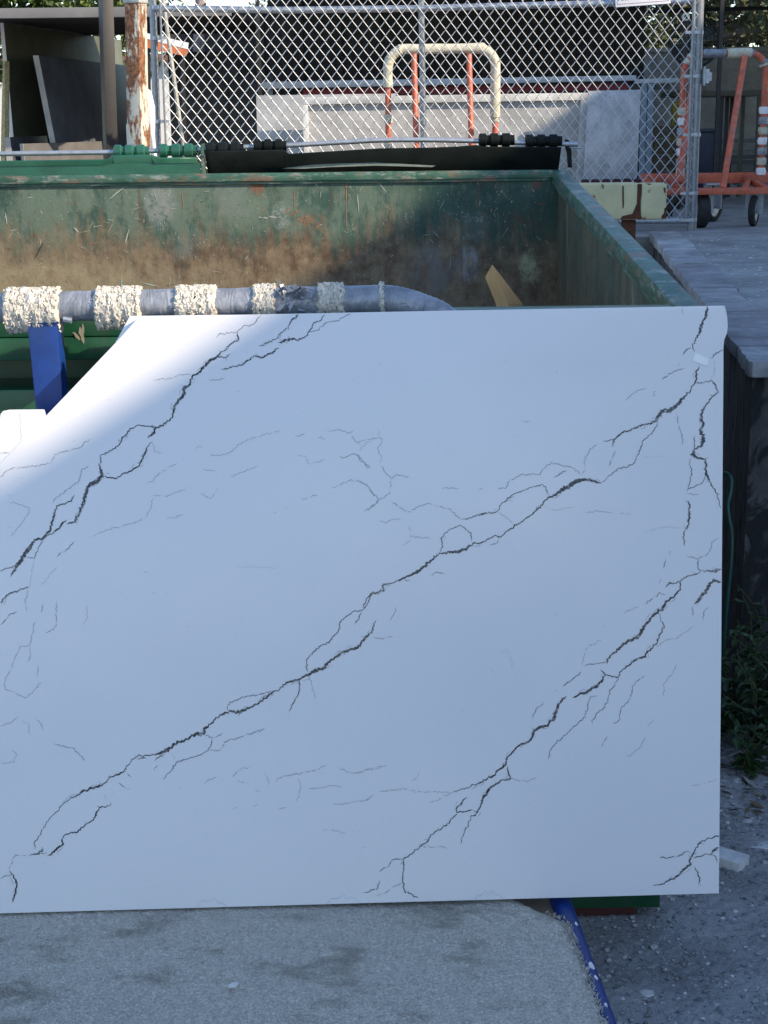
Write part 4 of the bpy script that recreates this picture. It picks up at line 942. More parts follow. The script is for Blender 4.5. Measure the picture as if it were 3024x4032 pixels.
for (pl) in ([(2510,724),(2528,724),(2526,770),(2520,800),(2524,850),(2532,862),(2440,864),(2452,850),(2490,842),(2508,800)], [(2450,732),(2456,732),(2457,800),(2455,822),(2451,815)], [(2605,862),(2624,860),(2624,815),(2616,820),(2614,840),(2604,850)], [(2612,740),(2620,738),(2622,760),(2615,758)], [(2540,722),(2566,723),(2560,728),(2552,727)], [(2370,726),(2376,727),(2378,745),(2372,738)]):
    q = MB(); q.add([atY(x, y, RY-.0015) for x, y in pl], [tuple(range(len(pl)))])
    q.build('rust_stain', M_rb, gr)
for px in (2474, 1900):
    c = atY(px, 900, RY+.08); q = MB(); q.box((c.x-.04, RY+.04, 0), (c.x+.04, RY+.12, bR.z-.001)); q.build('rail_post', M_rb, gr, bevel=.004)
# white plastic bundle leaning beside rusty post
q = MB(); A, B_ = atY(577, 348, 10.05), atY(607, 600, 10.05); pts_ = [A.lerp(B_, t) for t in (0,.04,.12,.3,.5,.7,.85,1)]
q.tube(pts_, [.006,.022,.034,.038,.030,.020,.016,.016], 14, jit=.10); q.tube([pts_[-1], V((pts_[-1].x+.03, 10.05, PZ))], .015, 8)
q.build('plastic_bundle', simple('white_plastic', (.82,.82,.83,1), .35, var=.05, bump=.4, bscale=40, bdist=.02), None, label='white plastic-wrapped bundle leaning between rusty post and fence', cat='bundle')
# dark square canopy pole
M_dark = simple('dark_bronze', (.020,.018,.017,1), .5, var=.2)
q = MB(); a = atY(414, -60, 11.1); b_ = atY(437, 640, 11.1); q.bar(b_+(b_-a)*((PZ-b_.z)/(b_.z-a.z)), a, .082, .09, (-.5,1,0)); q.build('canopy_pole', M_dark, None, bevel=.004, label='dark brown square pole holding the canopy over stone slabs', cat='pole')
# canopy
M_fascia = simple('grey_fascia', (.17,.165,.165,1), .6, var=.12, scale=5)
cn = empty('canopy', (-5, 13.5, 2.6), 'flat canopy with weathered grey fascia board above leaning stone slabs', 'canopy')
fz0, fz1 = atY(200, 70, 11.5).z, atY(200, 30, 11.5).z
q = MB(); q.box((-9, 11.5, fz0), (-1.05, 11.56, fz1)); q.build('fascia', M_fascia, cn, bevel=.004)
q = MB(); q.box((-9, 11.562, fz1-.03), (-1.05, 14.6, fz1-.012)); q.build('roof_deck', simple('black_deck', (.008,.008,.008,1), .9), cn)
q = MB(); q.box((-9, 14.4, fz0+.03), (-1.1, 14.46, fz1-.032)); q.build('rear_beam', M_dark, cn)
for yy in (11.9, 14.2):
    q = MB(); q.box((-8.5, yy, PZ), (-8.4, yy+.1, fz1-.032)); q.build('canopy_post', M_dark, cn)
q = MB(); c = atY(280, 83, 13.0); q.tube([V((c.x,13.0,c.z-.012)), V((c.x,13.0,c.z-.006)), V((c.x,13.0,c.z+.01))], [.03,.045,.045], 16); q.tube([V((c.x,13.0,c.z+.01)), V((c.x,13.0,fz1-.03))], .008, 8); q.build('canopy_lamp', M_sw, cn)
# stone slabs under the canopy
def standing(name, TL, TR, YL, YR, lean, th, mat, label, edge_m=None, zb_=PZ):
    A = atY(*TL, YL); B_ = atY(*TR, YR); zt = (A.z+B_.z)/2; A.z = B_.z = zt
    h = zt-zb_; d = (B_-A); d.z = 0; nrm = V((d.y,-d.x,0)).normalized()   # faces right/camera
    off = nrm*(lean*h)
    a0, b0 = V((A.x,A.y,zb_))+off, V((B_.x,B_.y,zb_))+off
    q = MB(); q.prism([A,B_,b0,a0], -nrm*th); e = empty(name, (a0+b0)/2, label, 'stone slab'); o = q.build('slab_face', mat, e, bevel=.003)
    if edge_m:
        dd = d.normalized()*.004; q = MB(); q.prism([A-dd, a0-dd, a0-dd-nrm*th, A-dd-nrm*th], dd*.9); q.build('sawn_edge', edge_m, e)
    return e
def stone(name, c, rough=.35, vein=None, sc_=6):
    t = Mt(name, rough)
    a = t.mix(t.ramp(t.noise(sc_, 6, .65), .3, .7), sc4(c, .75), sc4(c, 1.2))
    if vein: a = t.mix(t.ramp(t.noise(sc_*1.7, 6, .7, dist=1.6), .55, .66, 0, .7), a, vein)
    t.color(a); return t.m
M_edge = stone('sawn_stone', (.42,.40,.37,1), .8)
standing('olive_stone_slab', (14,84), (478,162), 12.55, 15.4, .02, .03, stone('olive_stone', (.13,.125,.075,1)), 'tall olive stone slab at the back of the canopy rack', M_sw)
standing('grey_stone_slab', (152,216), (500,259), 12.4, 14.9, .14, .045, stone('slate_stone', (.105,.115,.135,1)), 'slate grey stone slab leaning in front of the olive slab', M_edge)
q = MB(); q.bar(atY(14,640,12.3)+V((0,0,-.13)), atY(24,240,12.3), .05, .05, (.6,1,0), .02, .05); q.build('timber_stake', simple('pale_timber', (.46,.40,.22,1), .8, var=.3, scale=40), None, label='pale timber stake upright before the olive slab', cat='timber')
standing('short_stone_slab', (40,545), (185,530), 12.2, 13.0, .05, .05, stone('charcoal_stone', (.08,.082,.09,1)), 'short charcoal stone offcut beside the timber stake', M_edge)
standing('pinkish_stone_slab', (92,578), (400,545), 11.9, 12.8, .06, .03, stone('pinkish_stone', (.12,.112,.11,1), .5), 'low pinkish-grey stone offcut in front of the slate slab', M_edge)
# stick behind fence
q = MB(); q.tube([atY(634,-60,11.0), atY(722,620,11.0)+V((.02,0,-.10))], .0135, 8); q.build('wooden_pole', simple('pole_wood', (.42,.40,.34,1), .7), None, label='thin pale pole leaning behind the left end of the fence', cat='pole')
# ================================================================ YARD BEHIND THE FENCE
M_mb = stone('grey_marble', (.42,.415,.41,1), .3, (.28,.27,.25,1), 5); M_mb2 = stone('white_marble', (.45,.455,.475,1), .3, (.22,.225,.25,1), 8)
M_strip = stone('marble_edge', (.58,.575,.56,1), .4)
CY_ = 12.0
def quadY(mb, pl, Y, th): mb.prism([atY(x, y, Y) for x, y in pl], (0,th,0)); return mb
ct = empty('marble_countertop', atY(1750, 700, CY_+.1), 'grey marble countertop with built-up pale edges standing behind the fence', 'countertop'); ct.location.z = PZ
def vert(px, py, Y, z):  # same column, dropped to z
    p_ = atY(px, py, Y); return V((p_.x, p_.y, z))
A, B_ = atY(1192, 384, CY_), atY(2312, 366, CY_)
q = MB(); q.prism([A, B_, V((B_.x-.03,CY_,PZ)), V((A.x,CY_,PZ))], (0,.02,0)); q.build('top_panel', M_mb, ct)
up_, dn = V((0,0,-.052)), V((0,-.04,0))
q = MB(); q.prism([A+V((-.003,-.001,.002)), B_+V((.003,-.001,.002)), B_+up_, A+up_], dn); q.build('edge_strip', M_strip, ct, bevel=.003)
q = MB(); q.prism([B_+up_*1.02+V((-.052,-.001,0)), B_+up_*1.02+V((0,-.001,0)), V((B_.x-.03,CY_-.001,PZ)), V((B_.x-.082,CY_-.001,PZ))], dn); q.build('edge_strip', M_strip, ct, bevel=.003)
q = MB(); q.prism([A+up_*1.02+V((0,-.001,0)), A+up_*1.02+V((.040,-.001,0)), V((A.x+.04,CY_-.001,PZ)), V((A.x,CY_-.001,PZ))], dn); q.build('edge_strip', M_strip, ct, bevel=.003)
def flat_slab(name, pl, Y, mat, label, th=.025, cat='stone slab'):
    A, B_ = atY(*pl[0], Y), atY(*pl[1], Y)
    q = MB(); q.prism([A, B_, vert(*pl[1], Y-.06, pl[2] if len(pl) > 2 else PZ), vert(*pl[0], Y-.06, pl[2] if len(pl) > 2 else PZ)], (0,th,0)); return q.build(name, mat, None, bevel=.002, label=label, cat=cat)
flat_slab('marble_slab', [(1008,376),(1560,368)], 12.22, M_mb, 'grey marble slab half hidden behind the countertop with pale edges')
zsk = atY(2400, 703, 11.7).z
e_ = empty('white_marble_slab', atY(2415, 703, 11.7), 'upright white marble slab with grey blotches beside the countertop', 'stone slab')
q = MB(); q.prism([atY(2318,358,11.75), atY(2524,353,11.75), atY(2508,703,11.7), atY(2296,707,11.7)], (0,.03,0)); q.build('slab_face', M_mb2, e_, bevel=.002)
q = MB(); c0, c1 = atY(2300,712,11.68), atY(2515,712,11.68); q.box((c0.x, 11.66, PZ), (c1.x+.06, 11.85, zsk-.012)); q.build('slab_dolly', simple('dark_red_wood', (.07,.02,.025,1), .7), None, label='dark red timber skid under the white marble slab', cat='timber')
# storage rack: pale rail and red board
rk = empty('storage_rack', atY(1800, 600, 13.4), 'storage rack with pale metal rail above a red board behind the marble', 'rack'); rk.location.z = PZ
M_pale = simple('pale_metal', (.56,.58,.61,1), .4, .1, var=.08); M_redb = simple('red_board', (.26,.018,.03,1), .5, var=.15)
q = MB(); quadY(q, [(1032,322),(2506,296),(2506,317),(1032,350)], 13.3, .08); q.build('top_rail', M_pale, rk, bevel=.006)
q = MB(); quadY(q, [(2500,312),(2672,306),(2672,324),(2500,330)], 13.42, .05); q.build('rail_extension', M_pale, rk, bevel=.004)
q = MB(); quadY(q, [(1192,352),(2470,326),(2470,353),(1192,380)], 13.42, .03); q.build('red_board', M_redb, rk)
q = MB(); quadY(q, [(2470,335),(2640,330),(2640,352),(2470,356)], 13.5, .03); q.build('rear_board', simple('grey_board', (.13,.13,.13,1), .7), rk)
for px in (1060, 2540, 2563):
    c = atY(px, 400, 13.35); q = MB(); q.box((c.x-.028, 13.39, PZ), (c.x+.028, 13.44-.021, atY(px, 330, 13.4).z)); q.build('upright', simple('blue_grey_steel', (.22,.27,.32,1), .45, .2), rk)
# clutter in the rack's right bay
q = MB(); c = atY(2668, 400, 13.9); q.box((c.x-.04, 13.9, PZ), (c.x+.03, 13.97, c.z)); q.build('yellow_post', simple('yellow_paint', (.30,.22,.02,1), .6, var=.3), None, label='faded yellow steel post behind the right end of the fence', cat='post')
cr = empty('wooden_crate', atY(2615, 690, 13.7), 'brown slatted wooden crate beside the faded yellow post', 'crate'); cr.location.z = PZ
M_cr = simple('crate_wood', (.12,.085,.05,1), .8, var=.35, scale=25)
for k in range(5):
    A = atY(2572, 690, 13.65); q = MB(); z0 = PZ+.02+k*.135; q.box((A.x, 13.65, z0), (A.x+.22, 13.67, z0+.10)); q.build('slat', M_cr, cr)
for xx in (0, .19):
    q = MB(); q.box((A.x+xx, 13.672, PZ), (A.x+xx+.03, 13.72, PZ+.70)); q.build('corner_batten', M_cr, cr)
# added shade sheet, granite slab and black drum on the left behind the fence
M_blk = stone('black_granite', (.018,.019,.022,1), .45)
def fslab(name, x0, x1, ytop, Y, mat, label): return flat_slab(name, [(x0, ytop),(x1, ytop-4)], Y, mat, label)
fslab('dark_panel', 660, 930, 205, 13.6, stone('shade_sheet', (.028,.029,.032,1), .5), 'tall dark sheet added as shade behind the left half of the fence')  # dark sheet added where the trunk only fades into shade
fslab('dark_panel', 900, 1075, 300, 13.5, M_blk, 'shorter black granite slab beside the grey marble slab')
# orange and white barrier board
ob = empty('barrier_board', atY(650, 180, 11.2), 'sunlit orange and white barrier board behind the fence end', 'barrier')
q = MB(); quadY(q, [(560,150),(738,196),(732,222),(560,184)], 11.2, .02); q.build('orange_board', simple('orange_paint', (.62,.18,.07,1), .6), ob)
q = MB(); quadY(q, [(560,126),(742,168),(738,194),(560,148)], 11.2, .02); q.build('white_board', M_sw, ob)
q = MB(); quadY(q, [(575,184),(588,187),(588,560),(575,560)], 11.23, .03); quadY(q, [(712,216),(726,219),(726,560),(712,560)], 11.23, .03)
for v_ in q.v:
    if v_.z < 1.8: v_.z = PZ
q.build('barrier_leg', M_dark, ob)
# shed with dark ribbed wall
M_shed = simple('dark_shed', (.040,.036,.032,1), .8, var=.3, scale=4)
sh = empty('shed', (.4, 16.5, PZ), 'dark open shed with vertical ribbed back wall behind the rack', 'shed')
xs = atY(655, 100, 16).x; xe = atY(2540, 100, 16).x; zt_ = atY(1000, 30, 16).z
x = xs; k = 0
while x < xe:
    q = MB(); wdt_ = .19; q.box((x, 16+(.025 if k % 2 else 0), PZ), (min(x+wdt_, xe), 16.03, zt_ if x < -1.1 else 3.3)); q.build('wall_panel', M_shed, sh); x += wdt_+.004; k += 1
q = MB(); q.box((xs, 16.035, PZ), (-1.1, 16.06, zt_)); q.box((-1.1, 16.035, PZ), (xe, 16.06, 3.3)); q.build('backing', M_shed, sh)
q = MB(); q.box((-1.05, 12.3, 3.25), (9.5, 15.9, 3.33)); q.box((2.95, 15.902, 3.25), (9.5, 18.1, 3.33)); q.build('roof', roofm, sh)  # unseen roof, stretched right and back to keep the walls behind in shade
for xx, yy in ((-.95, 15.8), (xe, 12.5), (-.95,12.5)):
    q = MB(); q.box((xx, yy, PZ), (xx+.03, yy+.03, 3.25)); q.build('shed_post', M_dark, sh)
# tree trunk behind the fence
def leafmat(name, c):
    t = Mt(name, .55); t.color(t.mix(t.ramp(t.noise(2.5,4,.6), .3,.7), sc4(c,.6), sc4(c,1.35))); t.b.inputs['Transmission Weight'].default_value = 0; return t.m
M_leaf = leafmat('leaves', (.085,.13,.022,1)); M_leaf2 = leafmat('leaves_olive', (.075,.085,.032,1)); M_bark = stone('bark', (.20,.16,.13,1), .9, (.07,.055,.05,1), 9)
def tree(name, label, base, trunk_r, top, crown, nleaf, lm, seed, size=.06, trunk_m=M_bark, hole=.25):
    r_ = random.Random(seed); e = empty(name, base, label, 'tree', 'trees beyond the yard'); b0 = V(base)
    q = MB(); pts_ = [b0 + V((.06*mnoise.noise(V((seed,k*.5,0))), .06*mnoise.noise(V((k*.5,seed,0))), (top-b0.z)*k/7)) for k in range(8)]
    q.tube(pts_, [trunk_r*(1.25-.07*k) for k in range(8)], 12, jit=.06)
    (c0, c1) = crown
    for k in range(7):
        tgt = V((r_.uniform(c0[0],c1[0]), r_.uniform(c0[1],c1[1]), r_.uniform(c0[2],c1[2]))); st_ = pts_[-1-(k % 3)]
        q.tube([st_, st_.lerp(tgt,.5)+V((0,0,.1)), tgt], [trunk_r*.45, trunk_r*.3, trunk_r*.08], 7)
    q.build('trunk', trunk_m, e)
    q = MB(); cl = []
    for k in range(max(12, nleaf//70)): cl.append((V((r_.uniform(c0[0],c1[0]), r_.uniform(c0[1],c1[1]), r_.uniform(c0[2],c1[2]))), r_.uniform(.18,.5)))
    for k in range(nleaf):
        c, rad = r_.choice(cl); p_ = c + V((r_.gauss(0,.5), r_.gauss(0,.5), r_.gauss(0,.42)))*rad*1.1
        d = V((r_.gauss(0,1), r_.gauss(0,1), r_.gauss(-.2,.8))).normalized(); s1 = d*size*r_.uniform(.6,1.3)
        s2 = d.cross(V((r_.gauss(0,1), r_.gauss(0,1), r_.gauss(0,1)))).normalized()*size*.34; bend = d.cross(s2).normalized()*size*.12
        q.add([p_, p_+s1*.45+s2+bend, p_+s1, p_+s1*.45-s2+bend], [(0,1,2),(0,2,3)])
    q.build('crown', lm, e)
c = atY(795, 100, 15.2)
tree('slender_tree', 'slender mottled tree trunk rising behind the fence before the dark shed', (c.x, 15.2, PZ), .052, 4.4, ((c.x-1.2,14.8,4.2),(c.x+.6,16.4,5.4)), 1500, M_leaf2, 11, trunk_m=stone('mottled_bark', (.34,.27,.24,1), .9, (.07,.05,.045,1), 14))
tree('leafy_tree', 'bright green leafy tree above the canopy fascia', (-5.0, 18.5, PZ), .13, 3.1, ((-8.5,17.3,2.5),(-2.6,19.5,4.6)), 30000, M_leaf, 12, .105)
tree('hedge_tree', 'dark olive tree with dappled foliage beyond the orange cart', (6.0, 21, PZ), .15, 3.0, ((2.6,19.8,2.0),(9.0,22,5.0)), 26000, M_leaf2, 13, .10)
tree('backing_tree', 'dense dark tree filling the gap behind the dappled foliage', (5.0, 25, PZ), .2, 3.0, ((2.2,23.8,1.4),(9.8,26,6.0)), 26000, leafmat('leaves_dark', (.045,.055,.022,1)), 15, .15)
tree('olive_tree', 'thin olive tree showing above the shed behind the fence', (-.7, 19, PZ), .09, 3.2, ((-1.6,18.3,3.0),(.6,19.8,4.2)), 1700, M_leaf2, 14, .07)
# white house wall far left, grey block wall far right
M_wh = simple('white_render', (.72,.72,.70,1), .8, var=.06)
hs = empty('white_house', (-5, 24, PZ), 'sunlit white house wall glimpsed beneath the canopy', 'house')
q = MB(); q.box((-9, 24, PZ), (-3.0, 28, 2.75)); q.build('wall', M_wh, hs)
q = MB(); q.box((-9.2, 23.8, 2.752), (-2.8, 28.2, 2.85)); q.build('roof', simple('roof_tile', (.22,.12,.09,1), .8), hs)
q = MB(); q.box((-4.6, 23.97, PZ), (-4.1, 23.999, 2.4)); q.build('window', darkglass, hs)
bw = empty('concrete_wall', (6, 18.2, PZ), 'long dark grey concrete wall beyond the orange cart', 'wall')
M_bw = concrete_mat('block_grey', (.36,.35,.32,1), .15)
q = MB(); q.box((2.8, 18.21, PZ), (9, 18.34, PZ+7*.205)); q.build('wall_body', M_bw, bw)
q = MB(); q.box((2.75, 18.16, PZ+7*.205+.002), (9.1, 18.39, PZ+7*.205+.05)); q.build('coping', M_bw, bw)
q = MB(); q.tube([atY(2400,52,17.0), atY(2800,36,17.0), atY(3200,30,17.0)], .022, 6); q.build('overhead_cable', rubber, None, label='black cable strung across in front of the dappled foliage', cat='cable')
# ================================================================ ORANGE CARTS
M_or = simple('orange_red_paint', (.58,.115,.050,1), .5, var=.25, scale=25, dirt=(.30,.24,.22,1), dscale=20, damt=.45)
M_wrap2 = carpet_mat('rail_padding', (.60,.56,.44,1), 60, .5)
def hoop_path(xl, xr, y, z0, zt, r=.14, y2=None):
    y2 = y if y2 is None else y2; pts_ = [V((xl, y2, z0)), V((xl, y2+(y-y2)*.6, z0+(zt-z0)*.6))]
    for k in range(7):
        a = math.pi - k*math.pi/12; pts_.append(V((xl+r+r*math.cos(a), y, zt-r+r*math.sin(a))))
    for k in range(7):
        a = math.pi/2 - k*math.pi/12; pts_.append(V((xr-r+r*math.cos(a), y, zt-r+r*math.sin(a))))
    return pts_ + [V((xr, y2+(y-y2)*.6, z0+(zt-z0)*.6)), V((xr, y2, z0))]
# centre cart behind the fence
HY = 11.25
xl, xr_ = atY(1528, 400, HY).x, atY(1950, 400, HY).x; zt_ = atY(1740, 192, HY).z; zd = PZ+.26
c1 = empty('orange_cart', ((xl+xr_)/2, HY, PZ), 'orange slab cart with carpet-padded hoop behind the fence, before the countertop', 'cart', 'orange slab carts')
hp = hoop_path(xl, xr_, HY, zd, zt_, .13)
q = MB(); q.tube(hp, .021, 12); q.build('hoop', M_or, c1)
q = MB(); pp_ = catmull([hp[1].lerp(hp[2],.5)]+hp[2:16]+[hp[16].lerp(hp[17],.15)], 5); q.tube(pp_, [.035*(1+.16*mnoise.noise(V((k_*.45,1,0)))) for k_ in range(len(pp_))], 14, jit=.07); q.build('hoop_padding', M_wrap2, c1)
for (a, b_) in ((.12,.22),(.5,.58),(.80,.9)):
    for s_ in (0, 1):
        A, B_ = (hp[0], hp[1]) if s_ == 0 else (hp[17], hp[16]); q = MB(); q.tube([A.lerp(B_,a), A.lerp(B_,b_)], .03, 12, jit=.08); q.build('leg_wrap', M_tape if b_ < .5 else M_wrap2, c1)
for px in (1630, 1847):
    A = atY(px, 215, HY-.03); q = MB(); q.tube([A, V((A.x+.012, HY-.30, zd))], .020, 10); q.build('strut', M_or, c1)
def cart_base(c, x0, x1, y0, y1, zd, wr_=.10, wax=(1,0,0)):
    for yy in (y0, y1):
        q = MB(); q.bar((x0, yy, zd), (x1, yy, zd), .05, .05); q.build('deck_rail', M_or, c, bevel=.004)
    for xx in (x0+.03, (x0+x1)/2, x1-.03):
        q = MB(); q.bar((xx, y0+.026, zd), (xx, y1-.026, zd), .045, .045); q.build('deck_bearer', M_or, c, bevel=.004)
cart_base(c1, xl-.45, xr_+.45, HY-.32, HY+.32, zd)
for x in (xl-.3, xr_+.3):
    for y in (HY-.26, HY+.26): wheel(c1, (x, y, PZ+.1005), .10, .045, (1,0,0), top=zd-.027)
# right cart
GY = 11.15
c2 = empty('orange_cart', (2.5, 10.95, PZ), 'orange slab cart with taped hoop and big black wheel right of fence post', 'cart', 'orange slab carts')
zn = atY(2900, 752, 10.62).z; zf = atY(2900, 700, 11.45).z
xl, xr_ = atY(2692, 300, GY).x, atY(3014, 300, GY).x; zt_ = atY(2880, 210, GY).z
hp = hoop_path(xl, xr_, GY, zf, zt_, .12)
q = MB(); q.tube(hp, .022, 12); q.build('hoop', M_or, c2)
tops = hp[8:11]
def along(P, t):
    n = len(P)-1; k = min(int(t*n), n-1); return P[k].lerp(P[k+1], t*n-k)
for (a, b_, m_, r_) in ((.22,.28,M_wrap2,.028),(.30,.40,M_wrap2,.033),(.405,.47,M_wrap2,.034),(.472,.50,M_tape,.030),(.502,.555,M_wrap2,.035),(.557,.58,M_tape,.030),(.74,.77,M_tape,.030),(.78,.81,M_wrap2,.042)):
    q = MB(); q.tube([along(hp, a+(b_-a)*k/5) for k in range(6)], r_, 12, jit=.08); q.build('hoop_wrap', m_, c2)
for s_, jj in ((0, 1), (17, 16)):
    A, B_ = hp[s_], hp[jj]
    for k in range(7):
        a = .06+k*.135; q = MB(); q.tube([A.lerp(B_, a), A.lerp(B_, a+.05), A.lerp(B_, a+.095)], [.031,.034,.031], 12, jit=.12); q.build('leg_wrap', (M_wrap2, M_tape, M_sw)[(k+s_) % 3], c2)
for (x0_, y0_, x1_, y1_) in ((2742,225,2672,720),(2932,222,2846,742)):
    A = atY(x0_, y0_, GY-.025); B_ = atY(x1_, y1_, 10.64); q = MB(); q.bar(B_, A, .040, .040, (1,0,0)); q.build('strut', M_or, c2, bevel=.004)
xa, xb = atY(2545, 748, 10.62).x, atY(3200, 748, 10.62).x
q = MB(); q.bar((xa, 10.62, zn), (xb, 10.62, zn), .045, .045); q.build('deck_rail', M_or, c2, bevel=.005)
q = MB(); q.bar((xa+.1, 11.45, zf), (xb, 11.45, zf), .04, .075); q.build('deck_rail', M_or, c2, bevel=.004)
for px in (2600, 2700, 3030):
    A = atY(px, 750, 10.62); q = MB(); q.bar((A.x, 10.645, zn), (A.x+.02, 11.43, zf), .04, .04); q.build('deck_bearer', M_or, c2, bevel=.004)
A = atY(2930, 745, 10.66); q = MB(); q.bar((A.x, 10.66, zn), (A.x+.22, 11.42, zf), .035, .035); q.build('deck_brace', M_or, c2, bevel=.004)
cw = atY(2768, 838, 10.62); wheel(c2, (cw.x, 10.72, PZ+.121), .12, .085, (1,.12,0), top=zn-.0)
cw = atY(2806, 815, 11.3); wheel(c2, (cw.x, 11.32, PZ+.116), .115, .06, (1,-.9,0), top=zf-.03)
cw = atY(2955, 830, 10.9); wheel(c2, (cw.x, 10.80, PZ+.105), .104, .045, (1,-.45,0), top=zn-.0)
cw = atY(2620, 815, 11.2); wheel(c2, (cw.x, 11.25, PZ+.11), .109, .05, (1,.3,0), top=zf-.03)
# ================================================================ RIGHT BACKGROUND
M_tb = simple('table_top', (.10,.085,.06,1), .6); M_bk = simple('black_steel', (.012,.012,.014,1), .5)
tb = empty('work_table', (3.1, 14.3, PZ), 'long work table with black legs behind the orange cart', 'table')
A, B_ = atY(2745, 372, 14.0), atY(3000, 375, 14.0)
q = MB(); q.box((A.x-.2, 14.0, A.z-.02), (B_.x, 14.7, A.z+.03)); q.build('tabletop', M_tb, tb, bevel=.012)
for px, yy in ((2840,14.05),(2862,14.35),(2880,14.62),(2745,14.05),(2925,14.6),(2990,14.1)):
    c = atY(px, 450, yy); q = MB(); q.box((c.x-.018, yy, PZ), (c.x+.018, yy+.04, A.z-.021)); q.build('leg', M_bk if px < 2900 else M_tb, tb)
q = MB(); q.bar((A.x-.1, 14.63, A.z-.4), (B_.x-.05, 14.63, PZ+.12), .03, .03); q.build('brace', M_bk, tb)
bn = empty('waste_bin', (2.95, 13.55, PZ), 'navy plastic waste bin under the work table', 'bin')
A, B_ = atY(2742, 522, 13.4), atY(2838, 522, 13.4)
q = MB(); w1 = (B_.x-A.x); cx_ = (A.x+B_.x)/2; zt_ = A.z
q.add([(cx_-w1*.42,13.45,PZ),(cx_+w1*.42,13.45,PZ),(cx_+w1*.42,13.45+w1*.8,PZ),(cx_-w1*.42,13.45+w1*.8,PZ),(cx_-w1/2,13.4,zt_),(cx_+w1/2,13.4,zt_),(cx_+w1/2,13.4+w1,zt_),(cx_-w1/2,13.4+w1,zt_)], [(3,2,1,0),(4,5,6,7),(0,1,5,4),(1,2,6,5),(2,3,7,6),(3,0,4,7)])
M_nv = simple('navy_plastic', (.012,.018,.045,1), .45); q.build('bin_body', M_nv, bn, bevel=.012)
q = MB(); q.box((cx_-w1/2-.012, 13.388, zt_+.001), (cx_+w1/2+.012, 13.412+w1, zt_+.03)); q.build('bin_rim', M_nv, bn, bevel=.006)
# drum fan
fn = empty('drum_fan', atY(2735, 160, 13.2), 'dark round drum fan behind the right fence post', 'fan'); fn.location.z = PZ
fc = atY(2738, 165, 13.2); q = MB(); R_ = 92/ (FPX/12.9)
ringp = [fc+V((R_*math.cos(a), 0, R_*math.sin(a))) for a in [2*math.pi*k/28 for k in range(29)]]
q.tube(ringp, .012, 8, caps=False)
for k in range(5): q.tube([p_*1 + (fc-p_)*(k*.17) for p_ in ringp], .003, 5, caps=False)
for k in range(14): q.tube([fc, ringp[k*2]], .003, 5)
q.build('fan_guard', M_bk, fn)
q = MB()
for k in range(4):
    a = k*math.pi/2+.4; d1 = V((math.cos(a),0,math.sin(a))); d2 = V((-math.sin(a),.25,math.cos(a)))
    q.prism([fc+V((0,.03,0))+d1*.02, fc+V((0,.03,0))+d1*R_*.9-d2*.05, fc+V((0,.03,0))+d1*R_*.9+d2*.08, fc+V((0,.03,0))+d1*.03+d2*.05], (0,.004,0))
q.build('fan_blade', simple('fan_blade', (.05,.05,.05,1), .5), fn)
q = MB(); q.tube([V((fc.x,13.28,fc.z-R_)), V((fc.x,13.28,PZ+.03))], .02, 8); q.tube([V((fc.x,13.28,PZ)), V((fc.x,13.28,PZ+.03))], .18, 14); q.tube([fc+V((0,.02,0)), fc+V((0,.16,0))], .06, 12); q.bar(fc+V((0,.08,-.0)), fc+V((0,.08,-R_-.02)), .03, .03); q.build('fan_stand', M_bk, fn)
# round floodlight seen through the fence
fl = empty('flood_lamp', atY(2702, 66, 12.8), 'small round white lamp on a pole seen through the fence corner', 'lamp'); c = atY(2702, 66, 12.8); fl.location.z = PZ
q = MB(); q.tube([c, c+V((0,.02,0)), c+V((0,.07,0))], [.028,.034,.018], 14); q.build('lamp_head', M_wh, fl)
q = MB(); q.tube([c+V((0,-.003,0)), c+V((0,-.001,0))], .016, 12); q.build('lens', M_dark, fl)
q = MB(); q.tube([c+V((.01,.075,0)), V((c.x+.01, c.y+.075, PZ))], .02, 8); q.build('lamp_pole', M_dark, fl)
# low lumber stack behind table
ls = empty('lumber_stack', (3.3, 16.4, PZ), 'jumbled grey boards stacked below the dark concrete wall', 'timber')
for k in range(9):
    q = MB(); z = PZ+.04+k*.055; a = random.uniform(-.06,.06); q.bar((2.5+random.uniform(0,.2), 16.4+a, z), (4.4+random.uniform(-.3,.2), 16.4-a, z), .12, .045); q.build('board', simple('old_board_%d' % k, (random.uniform(.10,.3),)*3+(1,), .8), ls)
# ================================================================ NEAR RIGHT: STONES, WEEDS, HOSE
chip_m = simple('stone_chip', (.62,.62,.62,1), .7, var=.15, scale=40)
A0, B0, C0 = atZ(2835,3423,0), atZ(2907,3446,0), atZ(2963,3413,0)
dL = (A0-B0).normalized(); dR = V((-dL.y, dL.x, 0)); dR = dR if dR.dot(C0-B0) > 0 else -dR
q = MB(); q.prism([B0, B0+dL*.26, B0+dL*.26+dR*.062, B0+dR*.062], (0,0,.032)); q.build('quartz_strip', chip_m, None, bevel=.002, label='pale rectangular stone strip lying on the gravel by the slab corner', cat='stone')
def shard(px, py, s_, name, label, seed, flat=.3):
    r_ = random.Random(seed); c = atZ(px, py, 0); n = 7; ring = []
    for k in range(n):
        a = 2*math.pi*k/n; ring.append(V((c.x+s_*math.cos(a)*r_.uniform(.6,1.2), c.y+s_*.8*math.sin(a)*r_.uniform(.6,1.2), .0)))
    q = MB(); q.prism(ring, (s_*.1, 0, s_*flat)); q.build(name, chip_m, None, bevel=s_*.08, bseg=1, label=label, cat='stone', group='stone chips on the gravel')
shard(2545,3925,.022,'stone_chip','white pointed stone chip on the gravel beside the blue rail',1,.5)
shard(3000,3337,.045,'stone_flake','thin grey stone flake on the gravel past the pale strip',2,.2)
shard(2905,3082,.028,'stone_flake','white stone flake below the weeds at the wall',3,.3)
shard(2945,3240,.018,'stone_chip','rounded white chip on the gravel above the pale strip',4,.4)
